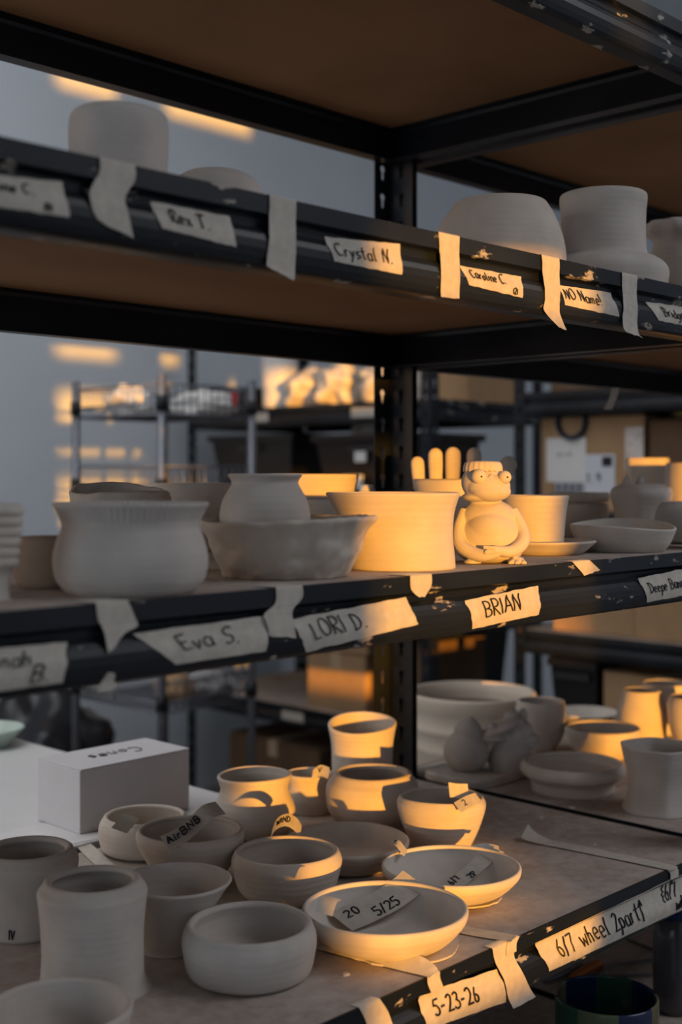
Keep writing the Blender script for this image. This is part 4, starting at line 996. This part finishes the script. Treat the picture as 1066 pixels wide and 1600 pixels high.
# big labelled shipping box on the far right rack
sb = empty('shipping_box', (3.28, 1.135, bl[1] + .0005), 'large brown shipping box with white address labels', 'box')
child_box('box_body', 3.13, 3.45, .96, 1.31, bl[1] + .0005, bl[1] + .272, CARD, sb, .004)
child_box('top_flap', 3.131, 3.449, .961, 1.309, bl[1] + .2725, bl[1] + .276, CARD, sb, .001)
child_box('packing_tape', 3.1285, 3.1300, .961, 1.02, bl[1] + .12, bl[1] + .24, simple('shiny_tape', (.60, .55, .52), .25, 0, .5, 30, .3), sb, 0)
l1 = child_box('address_label', 3.1280, 3.1300, 1.150, 1.288, bl[1] + .085, bl[1] + .215, PAPER, sb, 0)
l2 = child_box('address_label', 3.1284, 3.1300, 1.053, 1.26, bl[1] + .045, bl[1] + .165, simple('bluish_paper', (.66, .68, .74), .8), sb, 0)
lo = sb.location
mb = MB()
for i in range(14):
    y = 1.155 + i * .0078; w = .002 + .0022 * ((i * 7) % 3)
    mb.box(3.1272 - lo.x, 3.1279 - lo.x, y - lo.y, y + w - lo.y, bl[1] + .052 - lo.z, bl[1] + .082 - lo.z)
o = mb.build('barcode', INK, sb); o['kind'] = 'stuff'
child_box('dark_print', 3.1272, 3.1279, 1.062, 1.095, bl[1] + .13, bl[1] + .158, INK, sb, 0)
def psurf(y0, z0, wd, hg): return lambda u, v: Vector((3.1276 - lo.x, y0 - u * wd - lo.y, z0 + v * hg - lo.z))
ink_mesh([('1.49', .05, .1, .8, 1.0, 0, 0)], psurf(1.148, bl[1] + .082, .06, .03), .06, .03, (-1, 0, 0), .0018).build('print', INK, sb)
ink_mesh([('a v e', .05, .1, .8, 1.0, 0, 0)], psurf(1.25, bl[1] + .16, .06, .02), .06, .02, (-1, 0, 0), .001).build('print', INK, sb)
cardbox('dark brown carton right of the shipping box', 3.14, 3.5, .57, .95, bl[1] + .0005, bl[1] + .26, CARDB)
# looped navy strap over the box edge
NAVY = simple('navy_webbing', (.008, .018, .045), .7)
mb = MB(); pts = [(3.15, 1.15, bl[1] + .33)]
c = Vector((3.119, 1.195, bl[1] + .262))
pts = [c + Vector((.0, .048 * math.cos(a), .048 * math.sin(a))) for a in [PI * .60 + i * PI * 1.75 / 16 for i in range(17)]]
pts = [c + Vector((.05, .03, .065))] + pts + [c + Vector((.05, -.02, .085))]
mb.tube(catmull([tuple(p) for p in pts], 3), .007, 8)
o = mb.build('blue_strap', NAVY, None, None, True); tag(o, 'navy blue strap looped over the top of the shipping box', 'strap')
lump('navy_bag', 'flat navy cloth bag lying on top of the shipping box', 'bag', (3.29, 1.12, bl[1] + .2765), (.12, .13, .03), NAVY, seed=15)
lump('folded_cloth', 'pale and yellow folded cloth on the dark carton', 'cloth', (3.28, .76, bl[1] + .2605), (.12, .14, .025), simple('yellow_cloth', (.45, .36, .12), .9, 0, .1, 25, .5), seed=16)
# small things on its top level
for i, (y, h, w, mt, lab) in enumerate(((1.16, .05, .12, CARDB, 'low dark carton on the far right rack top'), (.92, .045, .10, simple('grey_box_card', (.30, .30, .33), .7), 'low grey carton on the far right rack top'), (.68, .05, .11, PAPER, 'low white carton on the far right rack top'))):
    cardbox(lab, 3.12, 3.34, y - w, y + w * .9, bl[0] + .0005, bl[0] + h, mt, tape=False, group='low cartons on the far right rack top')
# cartons lower down on the far right rack
cardbox('pale tan carton low on the far right rack, cut by the right edge', 3.11, 3.45, .62, .98, bl[2] + .0005, bl[2] + .19)
cardbox('wide tan carton low on the far right rack, beside the pale one', 3.12, 3.45, .985, 1.26, bl[2] + .0005, bl[2] + .17)
cardbox('tan carton on the lowest far right shelf behind the right-hand pots', 3.11, 3.45, .70, 1.08, bl[3] + .0005, bl[3] + .255)

# ------------------------------------------------------------------ white tub on a stool behind the right rack
td = 2.74; tp = wpt((738 - CX) / F * td, td, 0)
st = empty('wooden_stool', (tp.x, tp.y, 0), 'plain stool carrying the cream plastic tub', 'stool')
zt = H - .640
mb = MB(); n = 32
vs = [(.15 * math.cos(2 * PI * s / n), .10 * math.sin(2 * PI * s / n), z) for z in (zt - .03, zt) for s in range(n)]
mb.add(vs, [tuple(reversed(range(n))), tuple(range(n, 2 * n))] + [(s, (s + 1) % n, n + (s + 1) % n, n + s) for s in range(n)]); mb.build('seat', CARDB, st)
for sx in (-1, 1):
    for sy in (-1, 1): MB().tube([(sx * .08, sy * .05, zt - .03), (sx * .10, sy * .06, 0)], .012, 10).build('leg', CARDB, st, None, True)
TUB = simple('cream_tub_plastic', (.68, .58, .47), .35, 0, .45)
tb = empty('plastic_tub', (tp.x, tp.y, zt), 'big ribbed cream plastic tub behind the animal sculpture', 'tub')
kt = td / F; mb = MB(); n = 64
rows = [(0, 0), (84, 0), (88, 12), (89, 40), (91, 44), (89, 48), (92, 74), (95, 79), (92, 84), (95, 112), (98, 118), (97, 128), (99, 136), (97, 139), (94, 137), (92, 118), (84, 8), (0, 6)]
hs = (H + (HOR - 1080) * kt - zt) / 138
vs = [(r * kt * math.cos(2 * PI * s / n), r * kt * math.sin(2 * PI * s / n), z * hs) for r, z in rows for s in range(n)]
mb.add(vs, [(i * n + s, i * n + (s + 1) % n, (i + 1) * n + (s + 1) % n, (i + 1) * n + s) for i in range(len(rows) - 1) for s in range(n)])
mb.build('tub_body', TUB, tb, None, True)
mb = MB(); n = 48
vs = [(90 * kt * math.cos(2 * PI * s / n), 90 * kt * math.sin(2 * PI * s / n), 108 * hs) for s in range(n)]
mb.add(vs, [tuple(range(n))]); mb.build('dark_slip', simple('brown_slip', (.10, .055, .035), .35, 0, .5, 8, .4), tb)

# ------------------------------------------------------------------ things on the bottom shelf
sm = pot('striped_mug', 'glossy mug striped in green and blue on the bottom shelf', 948, [(74, 1690), (78, 1660), (80, 1600), (80, 1556)], Y=.12, deck=L_BOT, wall=5, cat='mug', group=None,
         mat=[simple('green_glaze', (.10, .13, .075), .18, 0, .6), simple('blue_glaze', (.012, .022, .07), .15, 0, .6), simple('olive_glaze', (.16, .15, .09), .18, 0, .6), simple('deep_green_glaze', (.02, .07, .045), .15, 0, .6)], wob=.0, seg=96)
for p in sm.data.polygons:
    a = math.atan2(p.center.y, p.center.x); p.material_index = (0, 1, 2, 1, 3, 1, 2, 3)[int((a + PI) / (2 * PI) * 7.999)]
GLASS = simple('dark_bottle_plastic', (.10, .09, .10), .2, 0, .5)
bp = at_Y(1052, 1560, .135)
bt = empty('blue_bottle', (bp.x, bp.y, H + L_BOT), 'dark bottle with a blue cap at the lower right edge', 'bottle')
mb = MB(); n = 28; rows = [(0, .0003), (.030, .0003), (.032, .01), (.032, .12), (.026, .145), (.017, .155), (0, .156)]
mb.add([(r * math.cos(2 * PI * s / n), r * math.sin(2 * PI * s / n), z) for r, z in rows for s in range(n)], [(i * n + s, i * n + (s + 1) % n, (i + 1) * n + (s + 1) % n, (i + 1) * n + s) for i in range(len(rows) - 1) for s in range(n)])
mb.build('bottle_body', GLASS, bt, None, True)
mb = MB(); rows = [(.0, .150), (.027, .150), (.027, .165), (.018, .21), (.016, .222), (0, .223)]
mb.add([(r * math.cos(2 * PI * s / n), r * math.sin(2 * PI * s / n), z) for r, z in rows for s in range(n)], [(i * n + s, i * n + (s + 1) % n, (i + 1) * n + (s + 1) % n, (i + 1) * n + s) for i in range(len(rows) - 1) for s in range(n)])
mb.build('cap', simple('blue_cap', (.01, .03, .12), .35), bt, None, True)
ZB = L_BOT + .004
def bot(x, y, dz=0): v = at_Z(x, y, ZB); v.z += dz; return v
def rod(name, label, cat, pts, r, mat):
    P = [bot(*p) for p in pts]; org = P[0].copy(); mb = MB().tube([p - org for p in [Vector(q) for q in catmull([tuple(p) for p in P], 4)]], r, 8)
    return tag(mb.build(name, mat, None, org, True), label, cat)
sc = empty('scissors', bot(985, 1490), 'steel scissors with open loops on the bottom shelf', 'scissors'); org = sc.location
def spts(l): return [Vector(q) - org for q in catmull([tuple(bot(*p)) for p in l], 5)]
MB().tube(spts([(945, 1520), (955, 1508), (990, 1504), (1030, 1500), (1045, 1506), (1030, 1520), (990, 1524), (950, 1526), (945, 1520)]), .003, 8).build('handle', GLASS, sc, None, True)
MB().tube(spts([(945, 1520), (920, 1532), (890, 1540)]), [.004] * 10 + [.002], 6).build('blade', CHROME, sc, None, True)
rod('orange_tool', 'orange handled clay tool on the bottom shelf behind the mug', 'tool', [(895, 1528), (915, 1516), (936, 1506)], .0075, simple('orange_plastic', (.45, .12, .015), .4))
rod('wooden_stick', 'thin dark wooden stick lying on the bottom shelf', 'stick', [(980, 1468), (1005, 1478), (1032, 1488)], .003, simple('dark_wood', (.08, .05, .03), .7))
rod('wire_tool', 'grey wire clay tool on the bottom shelf beside the orange tool', 'tool', [(850, 1532), (880, 1522), (910, 1502)], .004, CHROME)
for o in scene.objects:
    for kx in ('k', 'd'):
        if kx in o.keys(): del o[kx]
